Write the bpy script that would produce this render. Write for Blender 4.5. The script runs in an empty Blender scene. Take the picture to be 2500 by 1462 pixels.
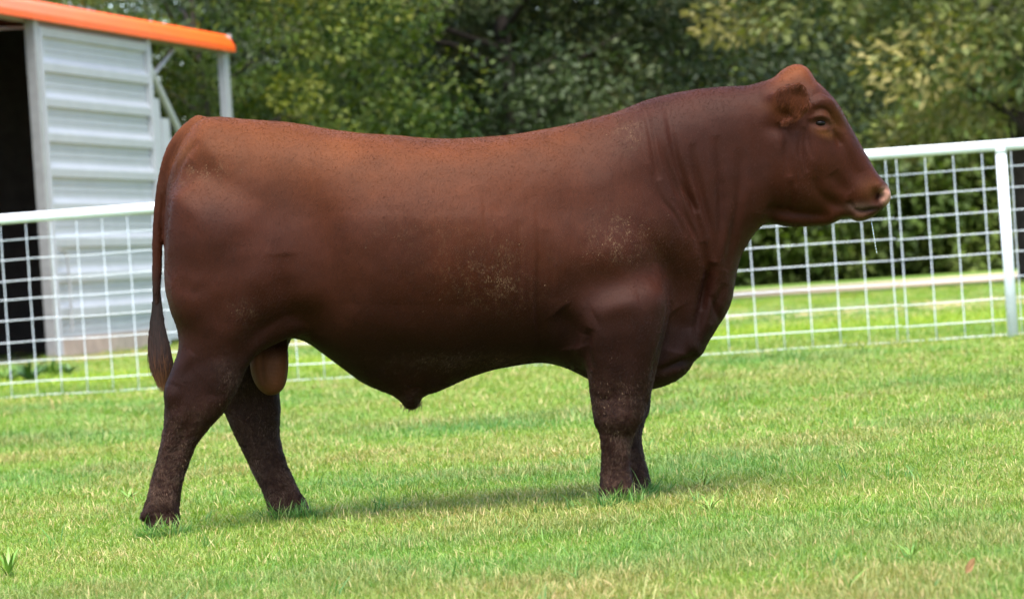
import bpy, math, random
import numpy as np
from mathutils import Vector, Matrix, Euler

# ------------------------------------------------------------------ scene, camera, sky, sun
scene = bpy.context.scene
COL = scene.collection
FPX, PHI, CAM_H, CAM_D = 8340.0, math.atan(.068), .675, 10.0      # focal length in photo pixels, roll, height, distance to the bull
PITCH = math.radians(-.35)
cam_d = bpy.data.cameras.new('camera')
cam = bpy.data.objects.new('camera', cam_d); COL.objects.link(cam)
cam.location = (0, -CAM_D, CAM_H)
CAM_M = Matrix.Rotation(math.pi/2 + PITCH, 3, 'X') @ Matrix.Rotation(-PHI, 3, 'Z')
cam.rotation_euler = CAM_M.to_euler()
cam_d.sensor_width = 36; cam_d.lens = 36*FPX/2500
cam_d.clip_start = .1; cam_d.clip_end = 3000
cam_d.dof.use_dof = True; cam_d.dof.focus_distance = CAM_D - .32
cam_d.dof.aperture_fstop = 7.0
scene.camera = cam
scene.render.resolution_x, scene.render.resolution_y = 1024, 598

SUN_EL, SUN_AZ = math.radians(70), math.radians(192)              # azimuth clockwise from +Y: behind the camera, a little to the left
world = bpy.data.worlds.new('World'); scene.world = world; world.use_nodes = True
wn = world.node_tree.nodes; wl = world.node_tree.links
sky = wn.new('ShaderNodeTexSky'); sky.sky_type = 'NISHITA'; sky.sun_disc = False
sky.sun_elevation = SUN_EL; sky.sun_rotation = SUN_AZ
sky.air_density = 1.0; sky.dust_density = 1.6; sky.ozone_density = 1.0
bg = wn['Background']; bg.inputs['Strength'].default_value = .15
wl.new(sky.outputs[0], bg.inputs[0])
sun_d = bpy.data.lights.new('sun', 'SUN'); sun_d.energy = 3.0; sun_d.angle = math.radians(66); sun_d.color = (1, .95, .87)
sun = bpy.data.objects.new('sun', sun_d); COL.objects.link(sun)
sdir = Vector((math.sin(SUN_AZ)*math.cos(SUN_EL), math.cos(SUN_AZ)*math.cos(SUN_EL), math.sin(SUN_EL)))
sun.rotation_euler = sdir.to_track_quat('Z', 'Y').to_euler(); sun.location = sdir*60
vs = scene.view_settings
vs.view_transform = 'Standard'; vs.look = 'None'; vs.exposure = 2.0; vs.gamma = 1; vs.use_curve_mapping = False
scene.cycles.max_bounces = 6; scene.cycles.diffuse_bounces = 3; scene.cycles.glossy_bounces = 2; scene.cycles.transmission_bounces = 5; scene.cycles.transparent_max_bounces = 6
scene.cycles.use_denoising = True

# ------------------------------------------------------------------ helpers
CM = np.array(CAM_M)
def P(px, py, Y=0.0):
    """point of the photo at world depth plane y=Y (arrays allowed)"""
    px = np.asarray(px, float); py = np.asarray(py, float)
    d = np.stack([(px-1250)/FPX, (731-py)/FPX, -np.ones_like(px)], -1) @ CM.T
    t = (Y + CAM_D)/d[..., 1]
    return np.stack([d[..., 0]*t, Y + 0*t, CAM_H + d[..., 2]*t], -1)
def ground_at(px, py):
    d = np.array([(px-1250)/FPX, (731-py)/FPX, -1.0]) @ CM.T
    t = -CAM_H/d[2]
    return np.array([d[0]*t, d[1]*t - CAM_D, 0])
def px_to_x(u, depth): return u/FPX*depth                            # level picture coordinate at a distance -> x

def mesh_obj(name, verts, faces, mat=None, parent=None, smooth=False):
    me = bpy.data.meshes.new(name)
    me.from_pydata([tuple(v) for v in verts], [], faces); me.update()
    if smooth: me.shade_smooth()
    if mat: me.materials.append(mat)
    return link(name, me, parent)
def link(name, me, parent=None):
    o = bpy.data.objects.new(name, me); COL.objects.link(o)
    if parent is not None: o.parent = parent
    return o
def np_mesh(name, V, F, mat=None, smooth=False):
    """fast mesh from numpy arrays, F is (n,3) or (n,4)"""
    me = bpy.data.meshes.new(name)
    n, k = F.shape
    me.vertices.add(len(V)); me.vertices.foreach_set('co', np.ascontiguousarray(V, np.float32).ravel())
    me.loops.add(n*k); me.loops.foreach_set('vertex_index', np.ascontiguousarray(F, np.int32).ravel())
    me.polygons.add(n); me.polygons.foreach_set('loop_start', np.arange(0, n*k, k, dtype=np.int32))
    me.update(calc_edges=True); me.validate()
    if smooth: me.shade_smooth()
    if mat: me.materials.append(mat)
    return me
def thing(name, label, cat, loc=(0, 0, 0), rz=0, group=None):
    o = bpy.data.objects.new(name, None); COL.objects.link(o); o.empty_display_size = .2
    o.location = loc; o.rotation_euler = (0, 0, rz)
    return tag(o, label, cat, group)
def tag(o, label, cat, group=None):
    o['label'] = label; o['category'] = cat
    if group: o['group'] = group
    return o
def struct(o): o['kind'] = 'structure'; return o
def stuff(o, label=None, cat=None):
    o['kind'] = 'stuff'
    if label: o['label'] = label
    if cat: o['category'] = cat
    return o

def tube(pts, rads, n=8, cap=True):
    pts = [Vector(p) for p in pts]
    if not hasattr(rads, '__len__'): rads = [rads]*len(pts)
    V, F = [], []; ref = None
    for i, p in enumerate(pts):
        t = (pts[min(i+1, len(pts)-1)] - pts[max(i-1, 0)]).normalized()
        if ref is None: ref = Vector((0, 0, 1)) if abs(t.z) < .9 else Vector((1, 0, 0))
        a = t.cross(ref).normalized(); b = a.cross(t).normalized(); ref = b
        for k in range(n):
            an = 2*math.pi*k/n
            V.append(p + (a*math.cos(an) + b*math.sin(an))*rads[i])
    for i in range(len(pts)-1):
        for k in range(n):
            k2 = (k+1) % n
            F.append((i*n+k, i*n+k2, (i+1)*n+k2, (i+1)*n+k))
    if cap:
        F.append(tuple(range(n-1, -1, -1))); F.append(tuple((len(pts)-1)*n+k for k in range(n)))
    return V, F
def box(cx, cy, cz, sx, sy, sz):
    V = [(cx+a*sx/2, cy+b*sy/2, cz+c*sz/2) for a in (-1, 1) for b in (-1, 1) for c in (-1, 1)]
    F = [(0, 1, 3, 2), (4, 6, 7, 5), (0, 4, 5, 1), (2, 3, 7, 6), (0, 2, 6, 4), (1, 5, 7, 3)]
    return V, F
def merge(parts):
    V, F = [], []
    for v, f in parts:
        n = len(V); V += list(v); F += [tuple(i+n for i in q) for q in f]
    return V, F

# value noise on numpy arrays
def vnoise(p, seed=0):
    p = np.asarray(p, float); i = np.floor(p).astype(np.int64); f = p - i; f = f*f*(3-2*f)
    def h(ix):
        k = (ix[..., 0]*73856093) ^ (ix[..., 1]*19349663) ^ (ix[..., 2]*83492791) ^ (seed*2654435761)
        k = (k ^ (k >> 13))*1274126177 & 0x7fffffff; k = (k ^ (k >> 16)) & 0xffffff
        return k/float(0xffffff)
    r = 0
    for a in (0, 1):
        for b in (0, 1):
            for c in (0, 1):
                w = (f[..., 0] if a else 1-f[..., 0])*(f[..., 1] if b else 1-f[..., 1])*(f[..., 2] if c else 1-f[..., 2])
                r = r + w*h(i + np.array([a, b, c]))
    return r
def fbm(p, oct=4, seed=0):
    p = np.asarray(p, float); s = 0; a = .5; t = 0
    for o in range(oct):
        s = s + a*vnoise(p*2**o + 17.3*o, seed+o); t += a; a *= .5
    return s/t

# material helper
class NT:
    def __init__(s, name):
        s.m = bpy.data.materials.new(name); s.m.use_nodes = True
        s.n = s.m.node_tree.nodes; s.l = s.m.node_tree.links
        s.b = s.n['Principled BSDF']; s.out = s.n['Material Output']
    def node(s, t, **kw):
        n = s.n.new(t)
        for k, v in kw.items(): setattr(n, k, v)
        return n
    def set(s, **kw):
        for k, v in kw.items():
            i = s.b.inputs[k.replace('_', ' ')]
            if hasattr(v, 'is_linked') or isinstance(v, bpy.types.NodeSocket): s.l.new(v, i)
            else: i.default_value = (*v, 1) if hasattr(v, '__len__') and len(v) == 3 and i.type == 'RGBA' else v
        return s
    def inp(s, n, i, v):
        i = n.inputs[i]
        if isinstance(v, bpy.types.NodeSocket): s.l.new(v, i)
        else: i.default_value = (*v, 1) if hasattr(v, '__len__') and len(v) == 3 and i.type == 'RGBA' else v
    def coord(s, kind='Object'): return s.node('ShaderNodeTexCoord').outputs[kind]
    def mapping(s, vec, scale=(1, 1, 1), rot=(0, 0, 0)):
        n = s.node('ShaderNodeMapping'); s.l.new(vec, n.inputs[0])
        n.inputs['Scale'].default_value = scale; n.inputs['Rotation'].default_value = rot
        return n.outputs[0]
    def noise(s, vec, scale=5, detail=4, rough=.55, dist=0):
        n = s.node('ShaderNodeTexNoise'); s.l.new(vec, n.inputs['Vector'])
        n.inputs['Scale'].default_value = scale; n.inputs['Detail'].default_value = detail
        n.inputs['Roughness'].default_value = rough; n.inputs['Distortion'].default_value = dist
        return n.outputs['Fac']
    def ramp(s, fac, stops, interp='LINEAR'):
        n = s.node('ShaderNodeValToRGB'); n.color_ramp.interpolation = interp
        while len(n.color_ramp.elements) < len(stops): n.color_ramp.elements.new(.5)
        for e, (p, c) in zip(n.color_ramp.elements, stops):
            e.position = p; e.color = (*c, 1) if hasattr(c, '__len__') else (c, c, c, 1)
        s.l.new(fac, n.inputs[0]); return n.outputs[0]
    def mix(s, fac, a, b, mode='MIX'):
        n = s.node('ShaderNodeMix', data_type='RGBA', blend_type=mode)
        s.inp(n, 0, fac); s.inp(n, 6, a); s.inp(n, 7, b); return n.outputs[2]
    def math(s, op, a, b=0.0, c=None, clamp=False):
        n = s.node('ShaderNodeMath', operation=op, use_clamp=clamp)
        s.inp(n, 0, a); s.inp(n, 1, b)
        if c is not None: s.inp(n, 2, c)
        return n.outputs[0]
    def attr(s, name, kind='GEOMETRY'):
        return s.node('ShaderNodeAttribute', attribute_name=name, attribute_type=kind)
    def bump(s, h, strength=.3, dist=.01, normal=None):
        n = s.node('ShaderNodeBump'); n.inputs['Strength'].default_value = strength; n.inputs['Distance'].default_value = dist
        s.l.new(h, n.inputs['Height'])
        if normal: s.l.new(normal, n.inputs['Normal'])
        return n.outputs[0]
def plain(name, col, rough=.5, metal=0, var=.12, scale=6, spec=.5, bump=0):
    t = NT(name); c = t.coord()
    nz = t.noise(c, scale, 5)
    lo = [x*(1-var) for x in col]; hi = [min(1, x*(1+var)) for x in col]
    t.set(Base_Color=t.ramp(nz, [(.3, lo), (.7, hi)]), Roughness=rough, Metallic=metal, Specular_IOR_Level=spec)
    if bump: t.set(Normal=t.bump(t.noise(c, scale*6, 4), bump, .005))
    return t.m
# ------------------------------------------------------------------ ground, paths
def ground_material():
    t = NT('lawn_ground'); c = t.coord('Object')
    big = t.noise(c, .35, 5, .6); mid = t.noise(c, 2.2, 5, .65); fine = t.noise(c, 26, 5, .7)
    col = t.ramp(mid, [(.25, (.055, .12, .018)), (.5, (.085, .165, .022)), (.75, (.14, .18, .035))])
    col = t.mix(t.math('MULTIPLY', t.ramp(big, [(.45, 0), (.7, 1)]), .55), col, (.16, .17, .045))
    col = t.mix(t.math('MULTIPLY', t.ramp(fine, [(.45, 0), (.75, 1)]), .5), col, (.045, .05, .018))
    t.set(Base_Color=col, Roughness=.9, Specular_IOR_Level=.1)
    t.set(Normal=t.bump(fine, .6, .03))
    return t.m
def sheet(name, pts, z, mat):
    V = [(p[0], p[1], z) for p in pts]
    return mesh_obj(name, V, [tuple(range(len(V)))], mat)
gm = ground_material()
struct(sheet('ground', [(-700, -60), (700, -60), (700, 900), (-700, 900)], 0, gm))
_r = random.Random(3)
def strip(name, y0, y1, x0, x1, jag, z, mat, slope=0.0, step=.5):
    n = int((x1-x0)/step); V, F = [], []
    for i in range(n+1):
        x = x0+(x1-x0)*i/n
        a = y0+slope*x+_r.uniform(-jag, jag)+jag*math.sin(x*.7); b = y1+slope*x+_r.uniform(-jag, jag)+jag*math.sin(x*.45+1)
        V += [(x, a, z), (x, b, z)]
    for i in range(n): F.append((2*i, 2*i+2, 2*i+3, 2*i+1))
    return struct(mesh_obj(name, V, F, mat))
gravel = plain('pale_gravel', (.44, .33, .22), .95, 0, .2, 8, .2, .4)
strip('gravel_path', 58.0, 74.0, -60, 60, .25, .004, gravel, -.2, 1.0)
dirt = plain('bare_dirt', (.27, .20, .10), .95, 0, .3, 3, .2, .4)
strip('dirt_track', 30.0, 38.0, -10, 40, .5, .004, dirt, -.35, .5)
# ------------------------------------------------------------------ metal barn on the left
def build_barn():
    D0 = 47.3; U0, UV = -1125.0, 1900.0
    O = Vector((px_to_x(U0, D0), D0-CAM_D, 0))
    ang = math.atan(UV/FPX); u = Vector((math.sin(ang), math.cos(ang), 0)); n = Vector((math.cos(ang), -math.sin(ang), 0))
    def dist_at(uu): return D0*(UV-U0)/(UV-uu)
    def s_at(uu): return (dist_at(uu)-D0)/math.cos(ang)                 # metres along the wall line
    rz = math.atan2(u.y, u.x)
    barn = thing('barn', 'grey corrugated metal barn with an orange eave and a dark open bay', 'barn', O, rz)   # local x along the wall, local -y outwards
    EH = 4.62; WL = s_at(-857); PL = s_at(-652); LEFT = -14.0; DEEP = 9.0
    white = plain('white_sheet_metal', (.34, .35, .357), .42, 0, .06, 3, .5, .05)
    galv = plain('galvanised_steel', (.33, .33, .32), .45, .3, .1, 9, .5, .05)
    orange = plain('orange_sheet_metal', (.78, .10, .008), .38, 0, .06, 4, .5, .04)
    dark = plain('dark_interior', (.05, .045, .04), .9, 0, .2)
    wood = plain('weathered_sill', (.32, .25, .19), .85, 0, .15, 5, .2, .3)
    def part(name, vf, mat, parent=barn, smooth=False): return mesh_obj(name, *vf, mat, parent, smooth)
    # wall sheets between raised ribs
    RS = .49; z = .28; k = 0
    zt = EH+.1
    while z < zt:
        z2 = min(z+RS, zt)
        # pan with two low swages, then the raised rib
        prof = [(0, z), (0, z+.08), (-.012, z+.09), (0, z+.10), (0, z+.17), (-.012, z+.18), (0, z+.19), (0, z2-.215)]
        V, F = [], []
        for x in (0, WL):
            V += [(x, y, zz) for y, zz in prof]
        m = len(prof)
        for i in range(m-1): F.append((i, i+m, i+1+m, i+1))
        if z2-z > .44: part('wall_sheet', (V, F), white)
        else: part('wall_sheet', box(WL/2, .01, (z+z2)/2, WL, .02, z2-z), white)
        pr = [(0, z2-.215), (-.06, z2-.205), (-.068, z2-.09), (-.0, z2)]
        V = [(x, y, zz) for x in (0, WL) for y, zz in pr]; F = [(i, i+4, i+5, i+1) for i in range(3)]+[(3, 2, 1, 0), (4, 5, 6, 7)]
        if z2-z > .44: part('rib', (V, F), white)
        z = z2; k += 1
    part('sill_board', box(WL/2, -.02, .14, WL, .10, .28), wood)
    part('door_jamb', box(-.09, -.03, EH/2+.04, .16, .14, EH+.06), galv); part('jamb_trim', box(.035, -.06, EH/2, .07, .12, EH-.06), white)
    part('corner_post', box(WL+.06, -.02, EH/2+.04, .12, .12, EH+.04), white)
    part('eave_post', box(PL-.3, -.01, EH/2+.05, .24, .12, EH+.06), white); part('post_groove', box(PL-.3, -.074, EH/2, .05, .012, EH-.3), galv)
    part('rear_corner_post', box(PL-.05, DEEP, EH/2, .12, .12, EH-.04), white)
    # side cladding and back of the enclosed bays
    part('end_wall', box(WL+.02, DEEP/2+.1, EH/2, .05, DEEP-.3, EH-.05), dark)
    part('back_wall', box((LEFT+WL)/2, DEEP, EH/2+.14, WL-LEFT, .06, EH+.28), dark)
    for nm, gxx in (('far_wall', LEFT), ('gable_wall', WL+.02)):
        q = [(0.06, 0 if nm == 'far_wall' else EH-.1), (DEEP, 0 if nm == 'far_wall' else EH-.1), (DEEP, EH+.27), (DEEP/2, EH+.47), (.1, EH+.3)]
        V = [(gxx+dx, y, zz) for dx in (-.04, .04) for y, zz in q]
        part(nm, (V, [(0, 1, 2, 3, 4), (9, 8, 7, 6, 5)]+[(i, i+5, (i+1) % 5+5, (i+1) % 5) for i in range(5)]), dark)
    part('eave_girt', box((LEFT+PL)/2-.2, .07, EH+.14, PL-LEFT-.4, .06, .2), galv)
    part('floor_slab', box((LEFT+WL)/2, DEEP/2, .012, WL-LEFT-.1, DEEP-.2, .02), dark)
    # roof: rounded orange eave, then sheets rising to a ridge
    prof = [(-.16, EH+.05), (-.19, EH+.05), (-.19, EH+.14), (-.165, EH+.18), (-.12, EH+.27), (-.04, EH+.34), (.1, EH+.38), (DEEP/2, EH+.55), (DEEP+.15, EH+.35), (DEEP+.15, EH+.30), (DEEP/2, EH+.5), (.1, EH+.33), (-.12, EH+.12), (-.16, EH+.1)]
    m = len(prof)
    segs = [LEFT-.3, -7.0, -2.6, WL+.0, PL-.15]
    for a, b in zip(segs[:-1], segs[1:]):
        V = [(x, y, zz) for x in (a, b-.012) for y, zz in prof]
        F = [(i, i+m, (i+1) % m+m, (i+1) % m) for i in range(m)]+[tuple(range(m-1, -1, -1)), tuple(range(m, 2*m))]
        part('roof_panel', (V, F), orange)
    part('end_bracket', box(PL-.1, -.06, EH+.2, .07, .1, .3), galv)
    # knee brace, sloping brace and the low boarded wing beside the wall
    part('knee_brace', tube([(WL+.15, .0, 4.05), (WL+1.6, .05, EH-.02)], .035, 8), galv)
    part('sloping_brace', tube([(WL+.1, -.02, 4.3), (PL-.1, .0, 1.25)], .06, 8), white)
    bw = .42
    i = 0; x = WL+.2
    while x < PL-.3:
        t = (x+bw/2-WL)/(PL-WL); top = 4.3-3.0*t-.22
        part('wing_board', box(x+bw/2, .02, top/2+.05, bw-.06, .05, top-.1), white)
        x += bw; i += 1
    # a dark drain pipe on the wall
    part('hose_pipe', tube([(.42, -.14, .35), (.44, -.14, 1.0), (.41, -.14, 1.45), (.1, -.14, 1.5)], .022, 6), galv)
    # higher shed roof peeping over the eave
    XR = px_to_x(-955, 63)
    sh = thing('grey_shed', 'pale grey metal shed whose roof edge shows above the orange eave', 'shed', (XR-4, 63-CAM_D, 0), 0)
    gw = plain('pale_grey_metal', (.42, .44, .46), .45, 0, .06, 2)
    mesh_obj('wall', *box(0, 5, 3.0, 7.6, 10, 6.0), gw, sh)
    V = [(x, y, zz) for y in (-.3, 10.3) for x, zz in ((-4, 6.1), (4, 6.1), (0, 7.7), (-4, 6.0), (4, 6.0), (0, 7.58))]
    mesh_obj('roof', V, [(0, 2, 8, 6), (2, 1, 7, 8), (3, 9, 11, 5), (5, 11, 10, 4), (0, 3, 5, 2), (2, 5, 4, 1), (6, 8, 11, 9), (8, 7, 10, 11), (0, 6, 9, 3), (1, 4, 10, 7)], gw, sh)
    return barn
barn = build_barn()
# ------------------------------------------------------------------ white pipe-and-mesh fence
def build_fence():
    dR, dL = 24.2, 25.9
    A = Vector((px_to_x(-1265, dL), dL-CAM_D, 0)); B = Vector((px_to_x(1215, dR), dR-CAM_D, 0))
    u = (B-A).normalized(); rz = math.atan2(u.y, u.x)
    white = NT('white_fence_paint'); c = white.coord()
    white.set(Base_Color=white.ramp(white.noise(c, 5, 6, .7), [(.3, (.58, .6, .62)), (.6, (.70, .71, .72))]), Roughness=.38)
    wire_m = plain('painted_wire', (.56, .585, .61), .45, 0, .1, 12)
    f = thing('pipe_fence', 'white pipe fence with welded wire mesh running behind the bull', 'fence', B, rz)     # local x along the fence, 0 at the right post
    H = 1.38
    SP = (P(2455,600,0)[0]-P(430,600,0)[0])*25/10/2                    # bay length between posts
    x_l, x_r = -14.4, 6.0
    V, F = tube([(x_l, 0, H), (-3.0, 0, H+.006), (0, 0, H), (x_r, 0, H-.01)], .037, 16)
    mesh_obj('top_rail', V, F, white.m, f, True)
    pm = None
    for k in range(-4, 3):
        x = k*2.94
        if pm is None:
            V, F = tube([(0, 0, -.05), (0, 0, H-.02)], .038, 16); o = mesh_obj('post', V, F, white.m, f, True); pm = o.data
        else: o = link('post', pm, f)
        o.location = (x, 0, 0)
        w = bpy.data.objects.new('weld_collar', bpy.data.meshes.get('weld_collar') or None) if bpy.data.meshes.get('weld_collar') else None
        if w is None:
            V, F = tube([(0, 0, H-.062), (0, 0, H-.034), (0, 0, H-.02)], [.0385, .042, .043], 16); w = mesh_obj('weld_collar', V, F, white.m, o, True); w.data.name = 'weld_collar'
        else: COL.objects.link(w); w.parent = o
    # mesh panels: horizontal wires, then verticals, on the far side of the posts
    drops = [.157, .307, .464, .612, .762, .933, 1.084, 1.235, 1.345]
    joints = [-14.3, -9.85, -5.55, -.78, 4.1, 6.0]
    r = .0037; yo = .046
    vm = None; hm = {}
    rr = random.Random(5)
    for a, b in zip(joints[:-1], joints[1:]):
        L = b-a-.01
        for d in drops:
            key = round(L, 3)
            if key not in hm:
                pts = [(L*i/10, rr.uniform(-.003, .003), rr.uniform(-.004, .004)) for i in range(11)]
                V, F = tube(pts, r, 6); o = mesh_obj('wire', V, F, wire_m, f, True); hm[key] = o.data
            else: o = link('wire', hm[key], f)
            o.location = (a, yo, H-d+rr.uniform(-.004, .004))
        x = a+.03 if a > -2 else a+.05
        while x < b-.02:
            if vm is None:
                pts = [(rr.uniform(-.002, .002), 0, -1.345+1.30*i/8) for i in range(9)]
                V, F = tube(pts, r, 6); o = mesh_obj('wire', V, F, wire_m, f, True); vm = o.data
            else: o = link('wire', vm, f)
            o.location = (x, yo+.0085, H); o.rotation_euler = (0, rr.uniform(-.004, .004), rr.uniform(0, 6))
            x += .2032
    return f
fence = build_fence()
# ------------------------------------------------------------------ trees
def leaf_material(name, c0, c1, c2, trans=.3):
    t = NT(name); a = t.attr('tone').outputs['Fac']
    col = t.ramp(a, [(.1, c0), (.55, c1), (.95, c2)])
    t.set(Base_Color=col, Roughness=.55, Specular_IOR_Level=.3)
    tr = t.node('ShaderNodeBsdfTranslucent'); t.l.new(t.mix(1.0, col, (1.3, 1.35, .6), 'MULTIPLY'), tr.inputs[0])
    mx = t.node('ShaderNodeMixShader'); mx.inputs[0].default_value = trans
    t.l.new(t.b.outputs[0], mx.inputs[1]); t.l.new(tr.outputs[0], mx.inputs[2]); t.l.new(mx.outputs[0], t.out.inputs[0])
    return t.m
bark = plain('bark', (.03, .023, .018), .9, 0, .35, 9, .2, .7)
def crown_mesh(name, mat, seed, rx, rz, zc, zlow, nclump, nleaf, L, W, rclump, skirt=0):
    """leaf clumps through the shell of an uneven crown, z measured from the ground"""
    rng = np.random.default_rng(seed)
    d = rng.normal(size=(nclump, 3)); d /= np.linalg.norm(d, axis=1)[:, None]
    rad = rng.uniform(.45, 1.0, nclump)**.55
    lump = .72+.5*fbm(d*2.1+seed, 3, seed)
    c = d*np.array([rx, rx, rz])*(rad*lump)[:, None]; c[:, 2] += zc
    c = c[c[:, 2] > zlow]
    if skirt:
        k = rng.uniform(0, 2*math.pi, skirt); q = np.stack([np.cos(k)*rx*rng.uniform(.5, 1, skirt), np.sin(k)*rx*rng.uniform(.5, 1, skirt), rng.uniform(zlow*.3+.1, zlow+1.2, skirt)], 1)
        c = np.concatenate([c, q])
    out = (c-np.array([0, 0, zc])); out /= np.linalg.norm(out, axis=1)[:, None]+1e-6
    m = len(c)
    ax = out+np.array([0, 0, .25]); ctone = rng.normal(0, .17, m)
    cr = rclump*rng.uniform(.55, 1.35, m)
    n = m*nleaf
    ci = np.repeat(np.arange(m), nleaf)
    v = rng.normal(size=(n, 3)); v /= np.linalg.norm(v, axis=1)[:, None]
    v = v+ax[ci]*.6+np.array([0, 0, .25])
    p = c[ci]+v*(cr[ci]*rng.uniform(.1, 1, n)**.35)[:, None]*np.array([1.15, 1.15, .75])
    # leaf frame: drooping tip direction and a normal that looks up and outwards
    t = v*.8+rng.normal(size=(n, 3))*.7+np.array([0, 0, -.35]); t /= np.linalg.norm(t, axis=1)[:, None]
    nn = out[ci]*.5+np.array([0, 0, .9])+rng.normal(size=(n, 3))*.55
    s = np.cross(t, nn); s /= np.linalg.norm(s, axis=1)[:, None]+1e-6; nn = np.cross(s, t)
    l = L*rng.uniform(.6, 1.25, n)[:, None]; w = W*rng.uniform(.7, 1.2, n)[:, None]
    A = p; Bv = p+t*l*.45+s*w*.5+nn*w*.12; Cv = p+t*l; Dv = p+t*l*.45-s*w*.5+nn*w*.12
    V = np.stack([A, Bv, Cv, Dv], 1).reshape(-1, 3)
    F = np.arange(n*4).reshape(-1, 4)
    F = np.concatenate([F[:, [0, 1, 2]], F[:, [0, 2, 3]]])
    me = np_mesh(name, V, F, mat)
    tone = np.clip(.45+1.5*ctone[ci]+rng.normal(0, .10, n), 0, 1)
    at = me.attributes.new('tone', 'FLOAT', 'POINT'); at.data.foreach_set('value', np.repeat(tone, 4).astype(np.float32))
    return me
def trunk_mesh(name, seed, h, r, zc, rx, nl=9):
    rr = random.Random(seed); parts = []
    top = (rr.uniform(-.4, .4), rr.uniform(-.4, .4), h)
    pts = [(0, 0, -.1), (0, 0, .25), (top[0]*.25, top[1]*.25, h*.35), (top[0]*.6, top[1]*.6, h*.7), top]
    parts.append(tube(pts, [r*1.5, r*1.1, r*.85, r*.5, r*.12], 10))
    for k in range(nl):
        z = h*rr.uniform(.25, .85); a = 2*math.pi*k/nl+rr.uniform(-.4, .4); L = rx*rr.uniform(.5, .85)
        b = (top[0]*z/h, top[1]*z/h, z); m = (b[0]+math.cos(a)*L*.5, b[1]+math.sin(a)*L*.5, z+L*.22); e = (b[0]+math.cos(a)*L, b[1]+math.sin(a)*L, z+L*rr.uniform(.15, .5))
        parts.append(tube([b, m, e], [r*.38, r*.22, r*.05], 6))
    me = bpy.data.meshes.new(name); V, F = merge(parts); me.from_pydata([tuple(v) for v in V], [], F); me.update(); me.shade_smooth(); me.materials.append(bark)
    return me
oak_leaf = leaf_material('oak_leaf', (.018, .036, .009), (.046, .068, .015), (.115, .115, .036), .2)
dark_leaf = leaf_material('dark_leaf', (.013, .028, .008), (.036, .056, .014), (.095, .10, .036), .2)
lime_leaf = leaf_material('yellow_green_leaf', (.022, .05, .005), (.06, .095, .007), (.15, .15, .012), .25)
pale_leaf = leaf_material('pale_leaf', (.04, .066, .014), (.12, .13, .03), (.28, .235, .075), .25)
oakA = crown_mesh('crown', dark_leaf, 11, 4.6, 5.2, 6.2, 1.4, 170, 300, .165, .095, 1.0)
oakB = crown_mesh('crown', dark_leaf, 12, 4.2, 5.5, 6.6, 1.6, 190, 290, .17, .10, .95)
oakC = crown_mesh('crown', oak_leaf, 13, 5.0, 5.0, 6.0, 1.8, 170, 300, .17, .10, 1.0)
paleA = crown_mesh('crown', pale_leaf, 14, 4.4, 4.8, 6.2, 2.6, 160, 280, .19, .105, .88)
limeA = crown_mesh('crown', lime_leaf, 15, 3.6, 4.0, 4.4, .6, 240, 280, .13, .055, .7)
backA = crown_mesh('crown', oak_leaf, 16, 5.6, 6.6, 6.6, .3, 160, 180, .30, .18, 1.25, 40)
backB = crown_mesh('crown', dark_leaf, 17, 5.2, 7.0, 7.2, .3, 160, 180, .30, .18, 1.25, 40)
bush_leaf = leaf_material('bush_leaf', (.065, .10, .016), (.13, .17, .03), (.22, .225, .06), .3)
bushA = crown_mesh('crown', bush_leaf, 18, 2.8, 2.4, 1.8, .1, 120, 240, .19, .115, .7, 30)
tr_big = trunk_mesh('trunk', 1, 8.5, .34, 6, 4.4); tr_mid = trunk_mesh('trunk', 2, 8.0, .24, 6, 4.0); tr_small = trunk_mesh('trunk', 3, 5.5, .15, 4, 3.0); tr_bush = trunk_mesh('trunk', 4, 2.4, .07, 1.7, 1.8, 7)
def tree(name, label, u, depth, crown, trunk, rot, sc, group, szc=1.0):
    t = thing(name, label, 'tree' if 'bush' not in name else 'bush', (px_to_x(u, depth), depth-CAM_D, 0), rot, group)
    t.scale = (sc, sc, sc*szc)
    link('trunk', trunk, t); link('crown', crown, t)
    return t
G1, G2 = 'trees standing behind the paddock', 'far tree line beyond the gravel path'
tree('leafy_tree', 'fine-leaved yellow-green tree right behind the open end of the barn', -700, 60, limeA, tr_small, .4, 1.12, G1)
tree('leafy_tree', 'dark leafy tree above the rump of the bull, beside the yellow-green tree', -330, 72, oakA, tr_mid, 1.2, 1.05, G1)
tree('leafy_tree', 'dark tree over the middle of the back of the bull', 60, 68, oakB, tr_mid, 2.6, 1.0, G1)
tree('leafy_tree', 'olive-tinted leafy tree above the shoulder of the bull', 420, 74, oakC, tr_mid, .7, 1.05, G1)
tree('leafy_tree', 'shaded dark tree just behind the poll of the bull', 790, 116, oakA, tr_mid, 4.1, 1.45, G1)
tree('leafy_tree', 'large pale-leaved tree over the fence, its dark trunk behind the right post', 1300, 60, paleA, tr_big, .3, 1.15, G1, .92)
k = 0
names = ['leftmost far tree, hidden mostly by the barn roof', 'far tree seen through the open end of the barn', 'far tree in the gap right of the yellow-green tree', 'far tree behind the middle of the back',
         'far tree behind the shoulder hump', 'far tree behind the neck of the bull', 'far tree behind the forehead and muzzle', 'far tree reaching down to the lawn between muzzle and right post', 'rightmost far tree behind the white post']
for i, u in enumerate((-1350, -900, -560, -150, 270, 590, 870, 1120, 1520)):
    tree('leafy_tree', names[i], u, 124+5*((i*7) % 3), backA if i % 2 else backB, tr_big, i*1.3, 1.08+.12*((i*5) % 3), G2)
bn = ['low bush at the wood edge below the throat of the bull', 'low bush at the wood edge under the muzzle', 'low bush at the wood edge in the middle of the fence bay', 'low bush at the wood edge left of the right post', 'low bush at the wood edge behind the right post']
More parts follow.
